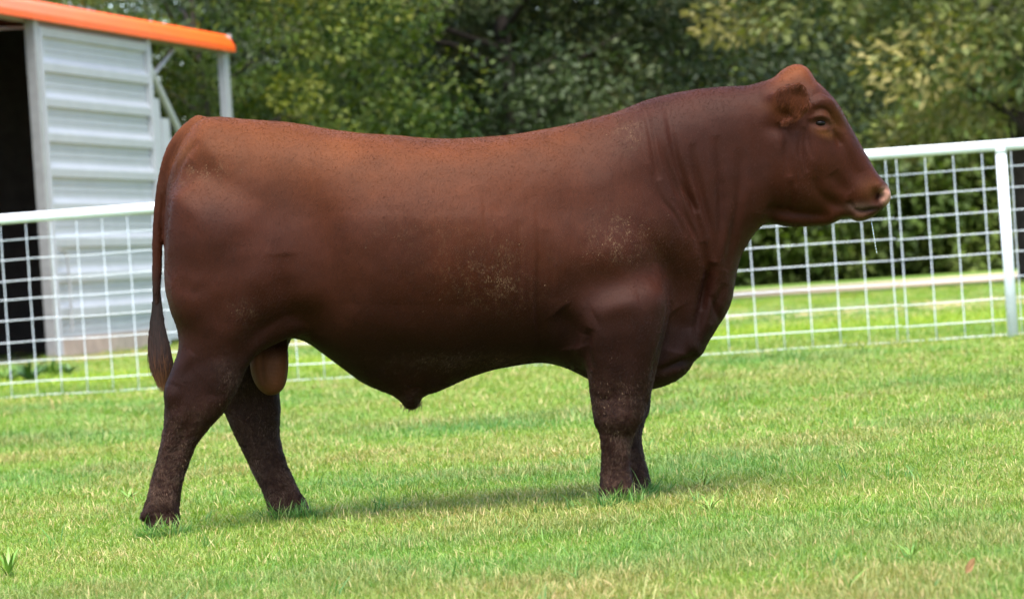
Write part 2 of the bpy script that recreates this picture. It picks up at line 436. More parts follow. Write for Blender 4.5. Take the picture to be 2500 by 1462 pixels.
for i, u in enumerate((545, 700, 860, 1030, 1230)):
    tree('leafy_bush', bn[i], u, 99+2*(i % 2), bushA, tr_bush, i*1.9, 1.4+.2*(i % 3), 'bushes at the wood edge')
# ------------------------------------------------------------------ grass: clump meshes scattered over the lawn
def blade_clump(name, seed, nb, rad, h, w, mat, straw=.12, lean=.5):
    rng = np.random.default_rng(seed); V, F, T = [], [], []
    for i in range(nb):
        a = rng.uniform(0, 2*math.pi); r = rad*math.sqrt(rng.uniform()); b = np.array([math.cos(a)*r, math.sin(a)*r, -.004])
        hh = h*rng.uniform(.45, 1.25); ww = w*rng.uniform(.7, 1.3); d = rng.uniform(0, 2*math.pi); ln = abs(rng.normal(0, lean))+.1
        dirv = np.array([math.cos(d), math.sin(d), 0]); s = np.array([-math.sin(d), math.cos(d), 0])
        tone = rng.uniform(.0, .75) if rng.uniform() > straw else rng.uniform(.85, 1)
        k0 = len(V)
        for t, wf in ((0, 1), (.45, .85), (.8, .5)):
            c = b+np.array([0, 0, hh*t*(1-.25*ln*t)])+dirv*hh*ln*t*t
            V += [c-s*ww*wf*.5, c+s*ww*wf*.5]; T += [tone]*2
        V.append(b+np.array([0, 0, hh*(1-.25*ln)])+dirv*hh*ln); T.append(tone)
        F += [(k0, k0+1, k0+3), (k0, k0+3, k0+2), (k0+2, k0+3, k0+5), (k0+2, k0+5, k0+4), (k0+4, k0+5, k0+6)]
    me = np_mesh(name, np.array(V), np.array(F), mat)
    at = me.attributes.new('tone', 'FLOAT', 'POINT'); at.data.foreach_set('value', np.array(T, np.float32))
    return me
def grass_material():
    t = NT('grass_blades'); tone = t.attr('tone').outputs['Fac']; dry = t.attr('dry', 'INSTANCER').outputs['Fac']; lush = t.attr('lush', 'INSTANCER').outputs['Fac']; lime = t.attr('lime', 'INSTANCER').outputs['Fac']
    green = t.ramp(tone, [(0, (.065, .14, .012)), (.4, (.125, .225, .018)), (.75, (.20, .285, .03)), (.84, (.36, .30, .11)), (1, (.46, .37, .17))])
    gl = t.mix(lush, green, t.ramp(tone, [(0, (.035, .12, .022)), (.75, (.1, .23, .04)), (1, (.25, .28, .09))]))
    drc = t.ramp(tone, [(0, (.12, .14, .03)), (.4, (.23, .21, .06)), (.7, (.32, .24, .09)), (1, (.42, .29, .14))])
    col = t.mix(dry, gl, drc)
    col = t.mix(lime, col, t.ramp(tone, [(0, (.12, .24, .015)), (.7, (.27, .34, .02)), (1, (.36, .38, .05))]))
    t.set(Base_Color=col, Roughness=.55, Specular_IOR_Level=.35)
    tr = t.node('ShaderNodeBsdfTranslucent'); t.l.new(t.mix(1.0, col, (1.15, 1.2, .7), 'MULTIPLY'), tr.inputs[0])
    mx = t.node('ShaderNodeMixShader'); mx.inputs[0].default_value = .35
    t.l.new(t.b.outputs[0], mx.inputs[1]); t.l.new(tr.outputs[0], mx.inputs[2]); t.l.new(mx.outputs[0], t.out.inputs[0])
    return t.m
grass_m = grass_material()
def scatter(name, pts, scl, rot, attrs, objs, label):
    """one point cloud mesh whose points carry clumps"""
    me = bpy.data.meshes.new(name); me.vertices.add(len(pts)); me.vertices.foreach_set('co', pts.astype(np.float32).ravel())
    for nm, arr in dict(attrs, idx=rot[:, 0]*0+np.random.default_rng(9).integers(0, len(objs), len(pts))).items():
        a = me.attributes.new(nm, 'FLOAT', 'POINT'); a.data.foreach_set('value', np.asarray(arr, np.float32))
    for nm, arr in (('scl', scl), ('rot', rot)):
        a = me.attributes.new(nm, 'FLOAT_VECTOR', 'POINT'); a.data.foreach_set('vector', np.asarray(arr, np.float32).ravel())
    o = link(name, me); stuff(o, label, 'grass')
    cl = bpy.data.collections.new(name+'_clumps')
    for ob in objs: cl.objects.link(ob)
    ng = bpy.data.node_groups.new(name+'_scatter', 'GeometryNodeTree')
    ng.interface.new_socket('Geometry', in_out='INPUT', socket_type='NodeSocketGeometry'); ng.interface.new_socket('Geometry', in_out='OUTPUT', socket_type='NodeSocketGeometry')
    N, L = ng.nodes, ng.links
    gi, go = N.new('NodeGroupInput'), N.new('NodeGroupOutput')
    ci = N.new('GeometryNodeCollectionInfo'); ci.inputs['Collection'].default_value = cl; ci.inputs['Separate Children'].default_value = True; ci.inputs['Reset Children'].default_value = True
    ip = N.new('GeometryNodeInstanceOnPoints'); ip.inputs['Pick Instance'].default_value = True
    m2p = N.new('GeometryNodeMeshToPoints')
    def na(nm, dt):
        n = N.new('GeometryNodeInputNamedAttribute'); n.data_type = dt; n.inputs['Name'].default_value = nm; return n.outputs[0]
    L.new(gi.outputs[0], m2p.inputs[0]); L.new(m2p.outputs[0], ip.inputs['Points']); L.new(ci.outputs[0], ip.inputs['Instance'])
    L.new(na('idx', 'FLOAT'), ip.inputs['Instance Index']); L.new(na('scl', 'FLOAT_VECTOR'), ip.inputs['Scale']); L.new(na('rot', 'FLOAT_VECTOR'), ip.inputs['Rotation'])
    L.new(ip.outputs[0], go.inputs[0])
    md = o.modifiers.new('scatter', 'NODES'); md.node_group = ng
    return o
def build_grass():
    clumps = []
    for i in range(8):
        me = blade_clump('turf_clump', 100+i, 46, .064, .029, .0027, grass_m, .06+.03*(i % 3), .9)
        clumps.append(bpy.data.objects.new('turf_clump', me))
    rng = np.random.default_rng(21)
    P0 = []
    # rings by distance from the camera; the spacing grows with distance
    d = 5.7
    while d < 58:
        sp = .040*(d/10)**.9
        step = max(sp*.9, .02)
        half = d*(1250/FPX)*1.18+.5
        nrow = int(2*half/sp)
        x = np.linspace(-half, half, nrow)+rng.uniform(-.5, .5, nrow)*sp
        y = d-CAM_D+rng.uniform(-.5, .5, nrow)*step*1.6
        P0.append(np.stack([x, y, np.zeros(nrow), np.full(nrow, d)], 1)); d += step
    A = np.concatenate(P0); pts = A[:, :3].copy(); dd = A[:, 3]
    q = pts.copy(); q[:, 2] = 0
    n1 = fbm(q*np.array([.55, .55, 1]), 4, 31); n2 = fbm(q*np.array([1.9, 1.9, 1]), 4, 41); n3 = fbm(q*np.array([6, 6, 1]), 3, 51)
    dry = np.clip((n1-.47)*3.2, 0, 1)*.45+np.clip((n2-.53)*5, 0, 1)*.55+np.clip((n3-.62)*6, 0, 1)*.4
    dry *= np.clip(1.15-.03*(dd-8), .4, 1)
    dry += np.where(rng.uniform(size=len(pts)) < .05, rng.uniform(.3, .9, len(pts)), 0)
    dry *= .95; dry += .05*np.clip((8.6-dd)/1.6, 0, 1)*n2*2
    lush = np.clip((.52-n1)*4+ (n2-.5)*1.5, 0, 1)
    lime = np.exp(-.5*((dd-29.5)/2.2)**2)*np.clip(.2+1.5*n2, 0, 1)
    thin = rng.uniform(size=len(pts)) > np.clip((n3-.66)*5, 0, .75)
    s = rng.uniform(.65, 1.3, len(pts))*(.75+.9*np.clip(n2-.3, 0, 1)); k = (dd/10)**.9
    scl = np.stack([s*k, s*k, s*(.85+.3*lush)*np.clip(k, 1, 1.6)*(1+1.2*lime)*np.clip(1.6-.035*(dd-12), .25, 1)], 1)
    rot = np.stack([rng.normal(0, .12, len(pts)), rng.normal(0, .12, len(pts)), rng.uniform(0, 6.283, len(pts))], 1)
    yy = pts[:, 1]+.35*pts[:, 0]; dirtm = (yy > 29.2) & (yy < 38.2) & (pts[:, 0] > -10)
    m = thin & (~dirtm | (rng.uniform(size=len(pts)) < .5*np.clip(n2*2.4-.8, 0, 1)))
    print('clumps', m.sum())
    return scatter('lawn_grass', pts[m], scl[m], rot[m], dict(dry=np.clip(dry, 0, 1)[m], lush=lush[m], lime=np.clip(lime, 0, 1)[m]), clumps, 'short green lawn grass with straw-coloured patches')
lawn = build_grass()
def build_long_grass():
    rng = np.random.default_rng(5)
    objs = []
    for i in range(5):                                   # open tufts of longer blades
        objs.append(bpy.data.objects.new('long_tuft', blade_clump('long_tuft', 300+i, 9, .02, .066, .0036, grass_m, .12, .75)))
    for i in range(3):                                   # dry stems lying in the turf
        me = blade_clump('dry_stem', 400+i, 4, .03, .075, .0024, grass_m, 1.0, 1.6); objs.append(bpy.data.objects.new('dry_stem', me))
    pts = []
    while len(pts) < 1700:
        d = rng.uniform(5.8, 24)**1.0; half = d*(1250/FPX)*1.2+.3
        if rng.uniform() > half/4: continue
        pts.append((rng.uniform(-half, half), d-CAM_D, 0))
    for (px, Y, n) in ((365,-.26,26),(390,-.27,30),(415,-.27,30),(435,-.26,20),(1475,-.26,26),(1500,-.27,30),(1530,-.27,30),(1555,-.26,24),(670,.1,24),(700,.09,28),(730,.09,28),(755,.1,20),(1575,.1,24),(1592,.1,20)):
        gx_ = P(px, 1250, Y)[0]
        for k in range(n): pts.append((gx_+rng.normal(0, .022), Y+rng.normal(0, .022), 0))
    for (px, py) in ((1720,1165),(1700,1235),(1560,1290),(1250,1300),(980,1250),(320,1215),(1110,1290),(1900,1110),(2160,1170)):
        g = ground_at(px, py)
        for k in range(8): pts.append((g[0]+rng.normal(0, .05), g[1]+rng.normal(0, .05), 0))
    pts = np.array(pts); n = len(pts)
    n1 = fbm(pts*np.array([.8, .8, 1]), 3, 61)
    s = rng.uniform(.5, 1.15, n); scl = np.stack([s, s, s*rng.uniform(.6, 1.15, n)], 1)
    rot = np.stack([rng.normal(0, .2, n), rng.normal(0, .2, n), rng.uniform(0, 6.283, n)], 1)
    return scatter('long_grass', pts, scl, rot, dict(dry=np.clip((n1-.5)*3+rng.normal(0, .2, n), 0, .8), lush=np.clip((.55-n1)*4, 0, 1), lime=np.zeros(n)), objs, 'longer grass blades and dry stems standing out of the lawn')
long_grass = build_long_grass()

# ------------------------------------------------------------------ weeds that stand out, one dead leaf
def weed(name, label, loc, nb, h, w, spread, seed, mat, cat='weed', group=None):
    rng = np.random.default_rng(seed); t = thing(name, label, cat, loc, rng.uniform(0, 6), group)
    for i in range(nb):
        a = 2*math.pi*i/nb+rng.uniform(-.3, .3); hh = h*rng.uniform(.6, 1.1); ln = spread*rng.uniform(.5, 1.2)
        d = np.array([math.cos(a), math.sin(a), 0]); sd = np.array([-math.sin(a), math.cos(a), 0]); V, F = [], []
        n = 6
        for k in range(n+1):
            f = k/n; c = d*(ln*hh*f*(.35+.65*f))+np.array([0, 0, hh*f*(1-.35*ln*f)]); ww = w*math.sin(math.pi*min(.15+.85*f, .999))**.8*(.6 if k == 0 else 1)*.5+.0006
            V += [c-sd*ww+np.array([0, 0, ww*.35]), c, c+sd*ww+np.array([0, 0, ww*.35])]
        for k in range(n):
            b = 3*k; F += [(b, b+1, b+4, b+3), (b+1, b+2, b+5, b+4)]
        mesh_obj('leaf', V, F, mat, t, True)
    return t
weed_m = plain('weed_leaf', (.10, .20, .018), .45, 0, .2, 30, .4); weed_pale = plain('pale_weed_leaf', (.17, .24, .05), .45, 0, .2, 30, .4); weed_dark = plain('dark_weed_leaf', (.045, .11, .02), .5, 0, .2, 10)
weed('broad_weed', 'broad-bladed bright green weed at the lower left edge of the lawn', ground_at(22, 1418), 9, .10, .009, .6, 1, weed_m)
weed('leafy_weed', 'low dark weed sprawling in the grass left of the hind feet', ground_at(315, 1225), 9, .06, .008, 1.3, 2, weed_m)
weed('grass_tuft', 'open tuft of long green blades right of the front feet', ground_at(1718, 1200), 12, .075, .003, .9, 3, weed_m)
weed('grass_tuft', 'arching tuft of grass blades a little in front of the front feet', ground_at(1735, 1258), 14, .07, .0032, 1.3, 4, weed_m)
weed('grass_tuft', 'pale wispy tuft of grass at the lower right of the lawn', ground_at(2225, 1370), 10, .06, .0026, 1.4, 5, weed_m)
for i, (px, py, h) in enumerate(((20, 948, .62), (75, 945, .8), (128, 935, .72), (165, 930, .5))):
    nm = ['leftmost green weed growing at the dark barn opening', 'second green weed from the left edge at the barn opening', 'tall green weed against the jamb of the barn', 'short green weed below the ribbed barn wall'][i]
    weed('barn_weed', nm, ground_at(px, py), 60, h*.42, .018, .9, 20+i, weed_dark if i % 2 else weed_m, 'weed', 'weeds along the barn')
dl = plain('dead_leaf', (.24, .12, .04), .7, 0, .2, 40)
g = ground_at(2366, 1425)
lv = [(-.02, 0, 0), (-.008, -.011, .006), (.012, -.009, .01), (.026, 0, .016), (.012, .009, .01), (-.008, .011, .006)]
o = mesh_obj('dead_leaf', lv, [(0, 1, 2), (0, 2, 3), (0, 3, 4), (0, 4, 5)], dl); o.location = (g[0], g[1], .035); o.rotation_euler = (1.2, -.8, .9); o.scale = (.8, .8, .8)
tag(o, 'small dry reddish-brown leaf caught upright in the grass at lower right', 'leaf')
# ------------------------------------------------------------------ the bull: one continuous body
def build_bull():
    VOX = .006
    x0, x1, yh, z0, z1 = -1.2, 1.2, .372, -.03, 1.36
    gx = np.arange(x0, x1, VOX); gy = np.arange(-yh, yh+1e-6, VOX); gz = np.arange(z0, z1, VOX)
    nx, ny, nz = len(gx), len(gy), len(gz)
    XX, ZZ = np.meshgrid(gx, gz, indexing='ij')
    FLD = np.full((nx, ny, nz), 1.0, np.float32)

    def spline(pts, n=6):
        p = np.array(pts, float); m = len(p); out = []
        for i in range(m):
            a, b, c, d = p[(i-1) % m], p[i], p[(i+1) % m], p[(i+2) % m]
            for k in range(n):
                t = k/n
                out.append(.5*((2*b) + (-a+c)*t + (2*a-5*b+4*c-d)*t*t + (-a+3*b-3*c+d)*t**3))
        return np.array(out)
    def polysdf(poly, X, Z):
        d2 = np.full(X.shape, 1e9); inside = np.zeros(X.shape, bool)
        for (ax, az), (bx, bz) in zip(poly, np.roll(poly, -1, 0)):
            ex, ez = bx-ax, bz-az; L = ex*ex+ez*ez
            if L < 1e-12: continue
            t = np.clip(((X-ax)*ex+(Z-az)*ez)/L, 0, 1)
            d2 = np.minimum(d2, (X-ax-t*ex)**2 + (Z-az-t*ez)**2)
            if az != bz:
                c = ((az > Z) != (bz > Z)) & (X < (bx-ax)*(Z-az)/(bz-az)+ax)
                inside ^= c
        return np.where(inside, 1, -1)*np.sqrt(d2)
    def blur(A, it):
        for _ in range(it):
            B = np.pad(A, 1, mode='edge')
            A = (B[:-2, 1:-1]+B[2:, 1:-1]+B[1:-1, :-2]+B[1:-1, 2:]+4*A)/8
        return A
    def ctrl(c, X, Z, Y, sg):
        c = np.array(c, float); q = P(c[:, 0], c[:, 1], Y)
        w = []
        for a in q:
            d2 = (X-a[0])**2+(Z-a[2])**2
            w.append(np.exp(-d2/(2*sg*sg))+1e-4/(d2/(sg*sg)+.2)**2)
        return sum(wi*v for wi, v in zip(w, c[:, 2]))/sum(w)
    def smin(a, b, k):
        if k <= 0: return np.minimum(a, b)
        h = np.maximum(k-np.abs(a-b), 0)/k
        return np.minimum(a, b) - h*h*k*.25
    def comp(outline, Wc, Rc, Y=0.0, y0c=None, p=2.0, k=.03, smooth=3, nspl=6, sg=.05):
        o = np.array(outline, float)
        q = P(o[:, 0], o[:, 1], Y)[:, [0, 2]]
        poly = spline(q, nspl)
        lo = poly.min(0)-.09; hi = poly.max(0)+.09
        i0, i1 = np.searchsorted(gx, [lo[0], hi[0]]); k0, k1 = np.searchsorted(gz, [lo[1], hi[1]])
        X, Z = XX[i0:i1, k0:k1], ZZ[i0:i1, k0:k1]
        d = blur(polysdf(poly, X, Z), smooth)
        W = blur(ctrl(Wc, X, Z, Y, sg), 8); R = blur(ctrl(Rc, X, Z, Y, sg*1.2), 8) if hasattr(Rc, '__len__') else np.full(X.shape, Rc)
        y0 = blur(ctrl(y0c, X, Z, Y, sg*1.2), 8) if y0c is not None else np.full(X.shape, Y)
        a = np.clip(1-d/R, 0, None)
        y = np.abs(gy[None, :, None]-y0[:, None, :])/W[:, None, :]
        f = ((a[:, None, :]**p + y**p)**(1/p)-1)*np.minimum(W, R)[:, None, :]
        FLD[i0:i1, :, k0:k1] = smin(FLD[i0:i1, :, k0:k1], f.astype(np.float32), k)
    def chain_set(lines, k=.02):
        """round cones along 3-D lines, joined with each other first and then blended into the body"""
        allp = np.concatenate([np.array(l) for l, r in lines]); mr = max(max(r) for l, r in lines)
        lo = allp.min(0)-mr-.06; hi = allp.max(0)+mr+.06
        i0, i1 = np.searchsorted(gx, [lo[0], hi[0]]); j0, j1 = np.searchsorted(gy, [lo[1], hi[1]]); k0, k1 = np.searchsorted(gz, [lo[2], hi[2]])
        X = gx[i0:i1, None, None]; Y = gy[None, j0:j1, None]; Z = gz[None, None, k0:k1]
        f = np.full((i1-i0, j1-j0, k1-k0), 1.0)
        for pts, rads in lines:
            for a, b, ra, rb in zip(pts[:-1], pts[1:], rads[:-1], rads[1:]):
                a = np.asarray(a); b = np.asarray(b); e = b-a; L = (e*e).sum()
                t = np.clip(((X-a[0])*e[0]+(Y-a[1])*e[1]+(Z-a[2])*e[2])/L, 0, 1)
                f = np.minimum(f, np.sqrt((X-a[0]-t*e[0])**2+(Y-a[1]-t*e[1])**2+(Z-a[2]-t*e[2])**2)-(ra+(rb-ra)*t))
        FLD[i0:i1, j0:j1, k0:k1] = smin(FLD[i0:i1, j0:j1, k0:k1], f.astype(np.float32), k)
    def chain(pts, rads, k=.02): chain_set([(pts, rads)], k)

    # trunk with the neck, brisket and belly
    trunk = [(452,338),(468,312),(490,294),(520,286),(560,288),(600,292),(680,297),(740,306),(820,318),(900,326),(1000,334),(1060,338),(1130,338),(1200,334),
        (1260,328),(1320,318),(1380,306),(1440,292),(1500,275),(1540,259),(1580,244),(1640,229),(1700,219),(1760,213),(1820,210),(1870,206),(1930,230),(1975,300),
        (1960,420),(1910,500),(1875,540),(1850,560),(1826,592),(1810,622),(1799,660),(1792,700),(1786,732),(1771,770),(1752,800),(1728,838),(1716,862),(1694,882),
        (1682,902),(1655,926),(1620,941),(1585,949),(1530,952),(1470,940),(1437,925),(1400,905),(1365,892),(1330,885),(1290,887),(1250,894),(1200,903),(1150,919),
        (1110,936),(1070,955),(1034,967),(1024,985),(1012,999),(992,996),(978,978),(955,964),(920,950),(880,931),(840,901),(800,871),(762,843),(730,827),(700,824),
        (640,836),(560,850),(480,830),(432,770),(408,690),(402,600),(402,520),(408,450),(424,395)]
    comp(trunk, [(430,420,.15),(430,600,.17),(520,380,.22),(600,330,.22),(560,620,.25),(700,430,.25),(760,650,.265),(740,800,.24),(900,420,.285),(960,620,.315),(960,800,.29),(980,930,.17),
        (1005,985,.03),(1150,620,.32),(1150,800,.29),(1150,400,.29),(1150,890,.2),(1300,420,.27),(1330,650,.30),(1350,840,.25),(1470,480,.255),(1480,640,.275),(1470,330,.2),(1500,800,.25),
        (1560,400,.215),(1600,560,.235),(1640,350,.175),(1640,450,.19),(1700,620,.18),(1720,450,.165),(1740,300,.14),(1760,550,.125),(1850,300,.13),(1860,420,.13),(1760,700,.075),
        (1720,780,.075),(1660,750,.13),(1660,880,.085),(1620,850,.13),(1550,900,.15)],
        [(450,420,.16),(540,330,.2),(700,380,.24),(1000,420,.26),(1300,400,.25),(1500,360,.2),(1650,320,.17),(1800,300,.14),(1850,480,.12),(1770,650,.08),(1740,790,.05),(1680,880,.05),
         (1560,900,.09),(1350,820,.18),(1150,830,.2),(1000,850,.22),(1000,975,.03),(860,800,.2),(730,780,.12),(520,720,.18),(430,600,.13)], 0, p=2.15, k=0, sg=.085)
    # legs
    comp([(420,470),(404,560),(399,640),(401,700),(414,760),(430,805),(434,850),(420,895),(404,938),(399,965),(401,990),(398,1040),(387,1100),(372,1160),(361,1205),(350,1240),(346,1262),(357,1274),
          (359,1312),(431,1312),(433,1240),(440,1190),(455,1140),(480,1085),(520,1035),(546,1008),(572,965),(592,925),(612,882),(645,852),(690,828),(735,790),(745,700),(710,590),(620,500),(500,450)],
         [(520,560,.125),(480,700,.12),(620,640,.12),(560,780,.11),(680,770,.09),(500,880,.088),(560,920,.07),(430,900,.055),(425,965,.05),(490,980,.062),(430,1060,.046),(410,1150,.042),(395,1220,.05),(395,1300,.054)],
         [(520,560,.14),(620,640,.14),(560,780,.11),(520,880,.085),(470,980,.055),(430,1060,.044),(410,1150,.04),(390,1250,.036)],
         -.2, [(520,600,-.155),(540,760,-.17),(500,880,-.185),(450,980,-.19),(420,1100,-.175),(395,1280,-.17)], p=2.1, k=.05)
    comp([(470,560),(470,800),(505,930),(547,1008),(572,1060),(602,1120),(627,1170),(646,1210),(655,1240),(660,1272),(700,1280),(765,1276),(757,1242),(730,1194),(709,1152),(694,1110),(684,1060),(686,1000),(684,950),
          (700,860),(720,760),(690,600),(580,500)],
         [(560,620,.125),(600,780,.105),(590,900,.085),(620,1000,.058),(640,1090,.046),(670,1170,.042),(700,1240,.05)],
         [(560,620,.14),(600,780,.11),(600,900,.085),(620,1000,.06),(640,1090,.048),(670,1170,.044),(700,1250,.036)],
         .17, [(560,620,.155),(600,780,.165),(600,900,.17),(640,1080,.165),(700,1260,.16)], p=2.1, k=.05)
    comp([(1360,640),(1440,560),(1540,560),(1610,650),(1632,735),(1628,790),(1612,860),(1597,930),(1584,985),(1567,1030),(1548,1065),(1539,1100),(1541,1150),(1549,1190),(1558,1236),(1470,1236),(1466,1185),(1467,1150),(1468,1100),
          (1463,1060),(1452,1035),(1447,1000),(1440,950),(1434,905),(1416,850),(1388,780),(1355,710)],
         [(1450,640,.12),(1560,700,.125),(1470,780,.11),(1580,800,.1),(1520,880,.085),(1515,960,.068),(1512,1030,.058),(1508,1100,.043),(1510,1160,.042),(1515,1225,.052)],
         [(1450,640,.13),(1560,700,.12),(1500,800,.1),(1520,880,.08),(1515,960,.065),(1512,1030,.056),(1508,1100,.044),(1510,1200,.042)],
         -.2, [(1480,640,-.155),(1520,760,-.17),(1515,900,-.185),(1512,1030,-.175),(1512,1230,-.165)], p=2.1, k=.035)
    comp([(1440,640),(1460,850),(1480,960),(1500,1040),(1512,1100),(1510,1160),(1503,1222),(1604,1222),(1597,1196),(1584,1160),(1573,1110),(1566,1070),(1571,1040),(1586,1000),(1592,950),(1612,850),(1600,680),(1520,580)],
         [(1500,680,.12),(1530,800,.1),(1530,900,.08),(1530,1000,.06),(1535,1090,.044),(1545,1200,.05)],
         [(1500,680,.13),(1530,800,.1),(1530,900,.075),(1530,1000,.058),(1535,1090,.042),(1545,1200,.04)],
         .17, [(1500,700,.155),(1530,900,.175),(1540,1200,.165)], p=2.1, k=.035)
    # head
    head = [(1848,225),(1880,199),(1905,176),(1925,163),(1945,157),(1966,162),(1981,180),(1990,198),(2006,213),(2030,237),(2051,266),(2075,308),(2100,350),(2124,393),(2144,428),(2162,449),(2172,467),(2174,484),
            (2165,501),(2150,514),(2136,527),(2113,538),(2088,540),(2072,530),(2058,532),(2040,543),(2018,551),(1985,553),(1940,554),(1912,551),(1885,540),(1862,480),(1850,400),(1845,300)]
    comp(head, [(1945,180,.06),(1900,230,.105),(1960,225,.1),(1985,250,.115),(2008,300,.122),(1960,300,.125),(1950,380,.13),(1930,460,.12),(1925,530,.07),(2010,380,.108),(2000,460,.1),(2000,535,.055),(2050,400,.085),(2060,330,.085),
                (2090,380,.068),(2080,450,.075),(2110,420,.066),(2140,470,.072),(2110,510,.068),(2095,530,.05),(2060,515,.055),(2160,480,.06)],
         [(1945,200,.05),(2000,240,.05),(2060,300,.045),(2110,390,.04),(2155,470,.03),(2100,530,.025),(2050,510,.035),(1950,530,.04),(1900,450,.1),(1940,380,.09)], 0, p=2.4, k=.03, sg=.036)
    # scrotum
    comp([(688,800),(702,850),(705,900),(698,940),(680,962),(655,966),(630,949),(614,915),(610,880),(622,830),(650,800)],
         [(660,880,.06),(660,940,.055),(660,820,.035)], .052, -.02, p=2.0, k=.012)
    # tail
    tl = [(486,306,.030),(455,330,.028),(425,368,.023),(404,415,.0185),(392,480,.0165),(386,560,.0155),(383,640,.014),(382,720,.012),(384,780,.010)]
    tp = np.array(tl, float); tq = []
    for i in range(len(tp)-1):
        a_, b_, c_, d_ = tp[max(i-1, 0)], tp[i], tp[i+1], tp[min(i+2, len(tp)-1)]
        for kk in range(4):
            t = kk/4; tq.append(.5*((2*b_)+(-a_+c_)*t+(2*a_-5*b_+4*c_-d_)*t*t+(-a_+3*b_-3*c_+d_)*t**3))
    tq.append(tp[-1])
    chain([P(q[0], q[1], 0.0) for q in tq], [q[2] for q in tq], k=.012)
    # ears: a curved cup that leaves the side of the head
    for s in (-1, 1):
        E0 = P(1900, 262, -.1); E0[1] = s*.105
        def ept(px, py, y):
            q = P(px, py, -.2); return np.array([q[0], s*y, q[2]])
        A, B, C_, D_ = ept(1886,240,.105), ept(1955,206,.212), ept(1953,284,.186), ept(1889,295,.105)
        rb = []
        for i in range(15):
            t = i/14; r0 = A*(1-t)+D_*t; m0 = B*(1-t)+C_*t+np.array([.022*math.sin(math.pi*t)**.8, 0, 0])
            mid = (r0+m0)/2+np.array([-.006, s*.022*math.sin(math.pi*(.15+.7*t)), .008*math.cos(math.pi*t)])
            rb.append(([r0, mid, m0], [.013, .010, .0072]))
        chain_set(rb, k=.012)
    # dew claws
    for (px, py, Y) in ((352,1258,-.2), (352,1258,-.14)):
        q = P(px, py, Y); chain([q+np.array([.02, 0, .015]), q+np.array([-.004, 0, -.004])], [.015, .011], k=.01)
    # ---- surface nets
    S = FLD < 0
    c = [S[a:nx-1+a, b:ny-1+b, d:nz-1+d] for a in (0, 1) for b in (0, 1) for d in (0, 1)]
    anyv = np.logical_or.reduce(c); allv = np.logical_and.reduce(c)
    act = np.argwhere(anyv & ~allv)
    cid = np.full((nx-1, ny-1, nz-1), -1, np.int32); cid[tuple(act.T)] = np.arange(len(act))
    corners = np.array([(a, b, d) for a in (0, 1) for b in (0, 1) for d in (0, 1)])
    val = np.stack([FLD[tuple((act+k).T)] for k in corners], 1)
    acc = np.zeros((len(act), 3)); cnt = np.zeros(len(act))
    for i in range(8):
        for j in range(i+1, 8):
            if np.abs(corners[i]-corners[j]).sum() != 1: continue
            va, vb = val[:, i], val[:, j]; m = (va < 0) != (vb < 0)
            t = np.where(m, va/np.where(m, va-vb, 1), 0)
            pnt = corners[i]+t[:, None]*(corners[j]-corners[i])
            acc[m] += pnt[m]; cnt[m] += 1
    V = (act+acc/cnt[:, None])*VOX+np.array([x0, -yh, z0])
    Q = []
    for ax in range(3):
        o1, o2 = [(1, 2), (2, 0), (0, 1)][ax]
        sl0 = [slice(None)]*3; sl1 = [slice(None)]*3; sl0[ax] = slice(0, -1); sl1[ax] = slice(1, None)
        s0, s1 = S[tuple(sl0)], S[tuple(sl1)]
        e = np.argwhere(s0 != s1)
        e = e[(e[:, o1] > 0) & (e[:, o2] > 0) & (e[:, o1] < FLD.shape[o1]-1) & (e[:, o2] < FLD.shape[o2]-1)]
        u = np.zeros(3, int); u[o1] = 1; w = np.zeros(3, int); w[o2] = 1
        q = np.stack([cid[tuple((e-u-w).T)], cid[tuple((e-w).T)], cid[tuple(e.T)], cid[tuple((e-u).T)]], 1)
        flip = ~s0[tuple(e.T)]
        q[flip] = q[flip][:, ::-1]
        Q.append(q)
    Q = np.concatenate(Q); Q = Q[(Q >= 0).all(1)]
    def adj(n, Q):
        e = np.concatenate([Q[:, [0, 1]], Q[:, [1, 2]], Q[:, [2, 3]], Q[:, [3, 0]]])
        return e, np.bincount(e[:, 0], minlength=n)+np.bincount(e[:, 1], minlength=n)
    def lap(V, e, deg, it, lam=.5, w=None):
        n = len(V)
        for k in range(it):
            A = np.stack([np.bincount(e[:, 0], V[e[:, 1], c], n)+np.bincount(e[:, 1], V[e[:, 0], c], n) for c in range(3)], 1)/np.maximum(deg, 1)[:, None]
            V = V+(A-V)*(lam if w is None else lam*w[:, None])
        return V
    def subdiv(V, Q):
        n = len(V); e = np.sort(np.concatenate([Q[:, [0, 1]], Q[:, [1, 2]], Q[:, [2, 3]], Q[:, [3, 0]]]), 1)
        key = e[:, 0].astype(np.int64)*n+e[:, 1]; uq, inv = np.unique(key, return_inverse=True)
        ea, eb = uq//n, uq % n; m = len(Q)
        EV = (V[ea]+V[eb])/2; FV = V[Q].mean(1)
        ei = inv.reshape(4, m)+n; fi = np.arange(m)+n+len(uq)
        NQ = np.concatenate([np.stack([Q[:, i], ei[i], fi, ei[(i+3) % 4]], 1) for i in range(4)])
        return np.concatenate([V, EV, FV]), NQ
    def normals(V, Q):
        a = V[Q[:, 2]]-V[Q[:, 0]]; b = V[Q[:, 3]]-V[Q[:, 1]]; fn = np.cross(a, b)
        N = np.stack([np.bincount(Q.ravel(), np.repeat(fn[:, c], 4), len(V)) for c in range(3)], 1)
        return N/np.maximum(np.linalg.norm(N, axis=1), 1e-12)[:, None]
    e, deg = adj(len(V), Q)
    V = lap(V, e, deg, 6, .5)
    V, Q = subdiv(V, Q)
    e, deg = adj(len(V), Q)
    V = lap(V, e, deg, 3, .5)

    # ---- relief: folds and muscles, given in the side view and put on both flanks
    N = normals(V, Q)
    side = np.clip((np.abs(N[:, 1])-.12)/.5, 0, 1)
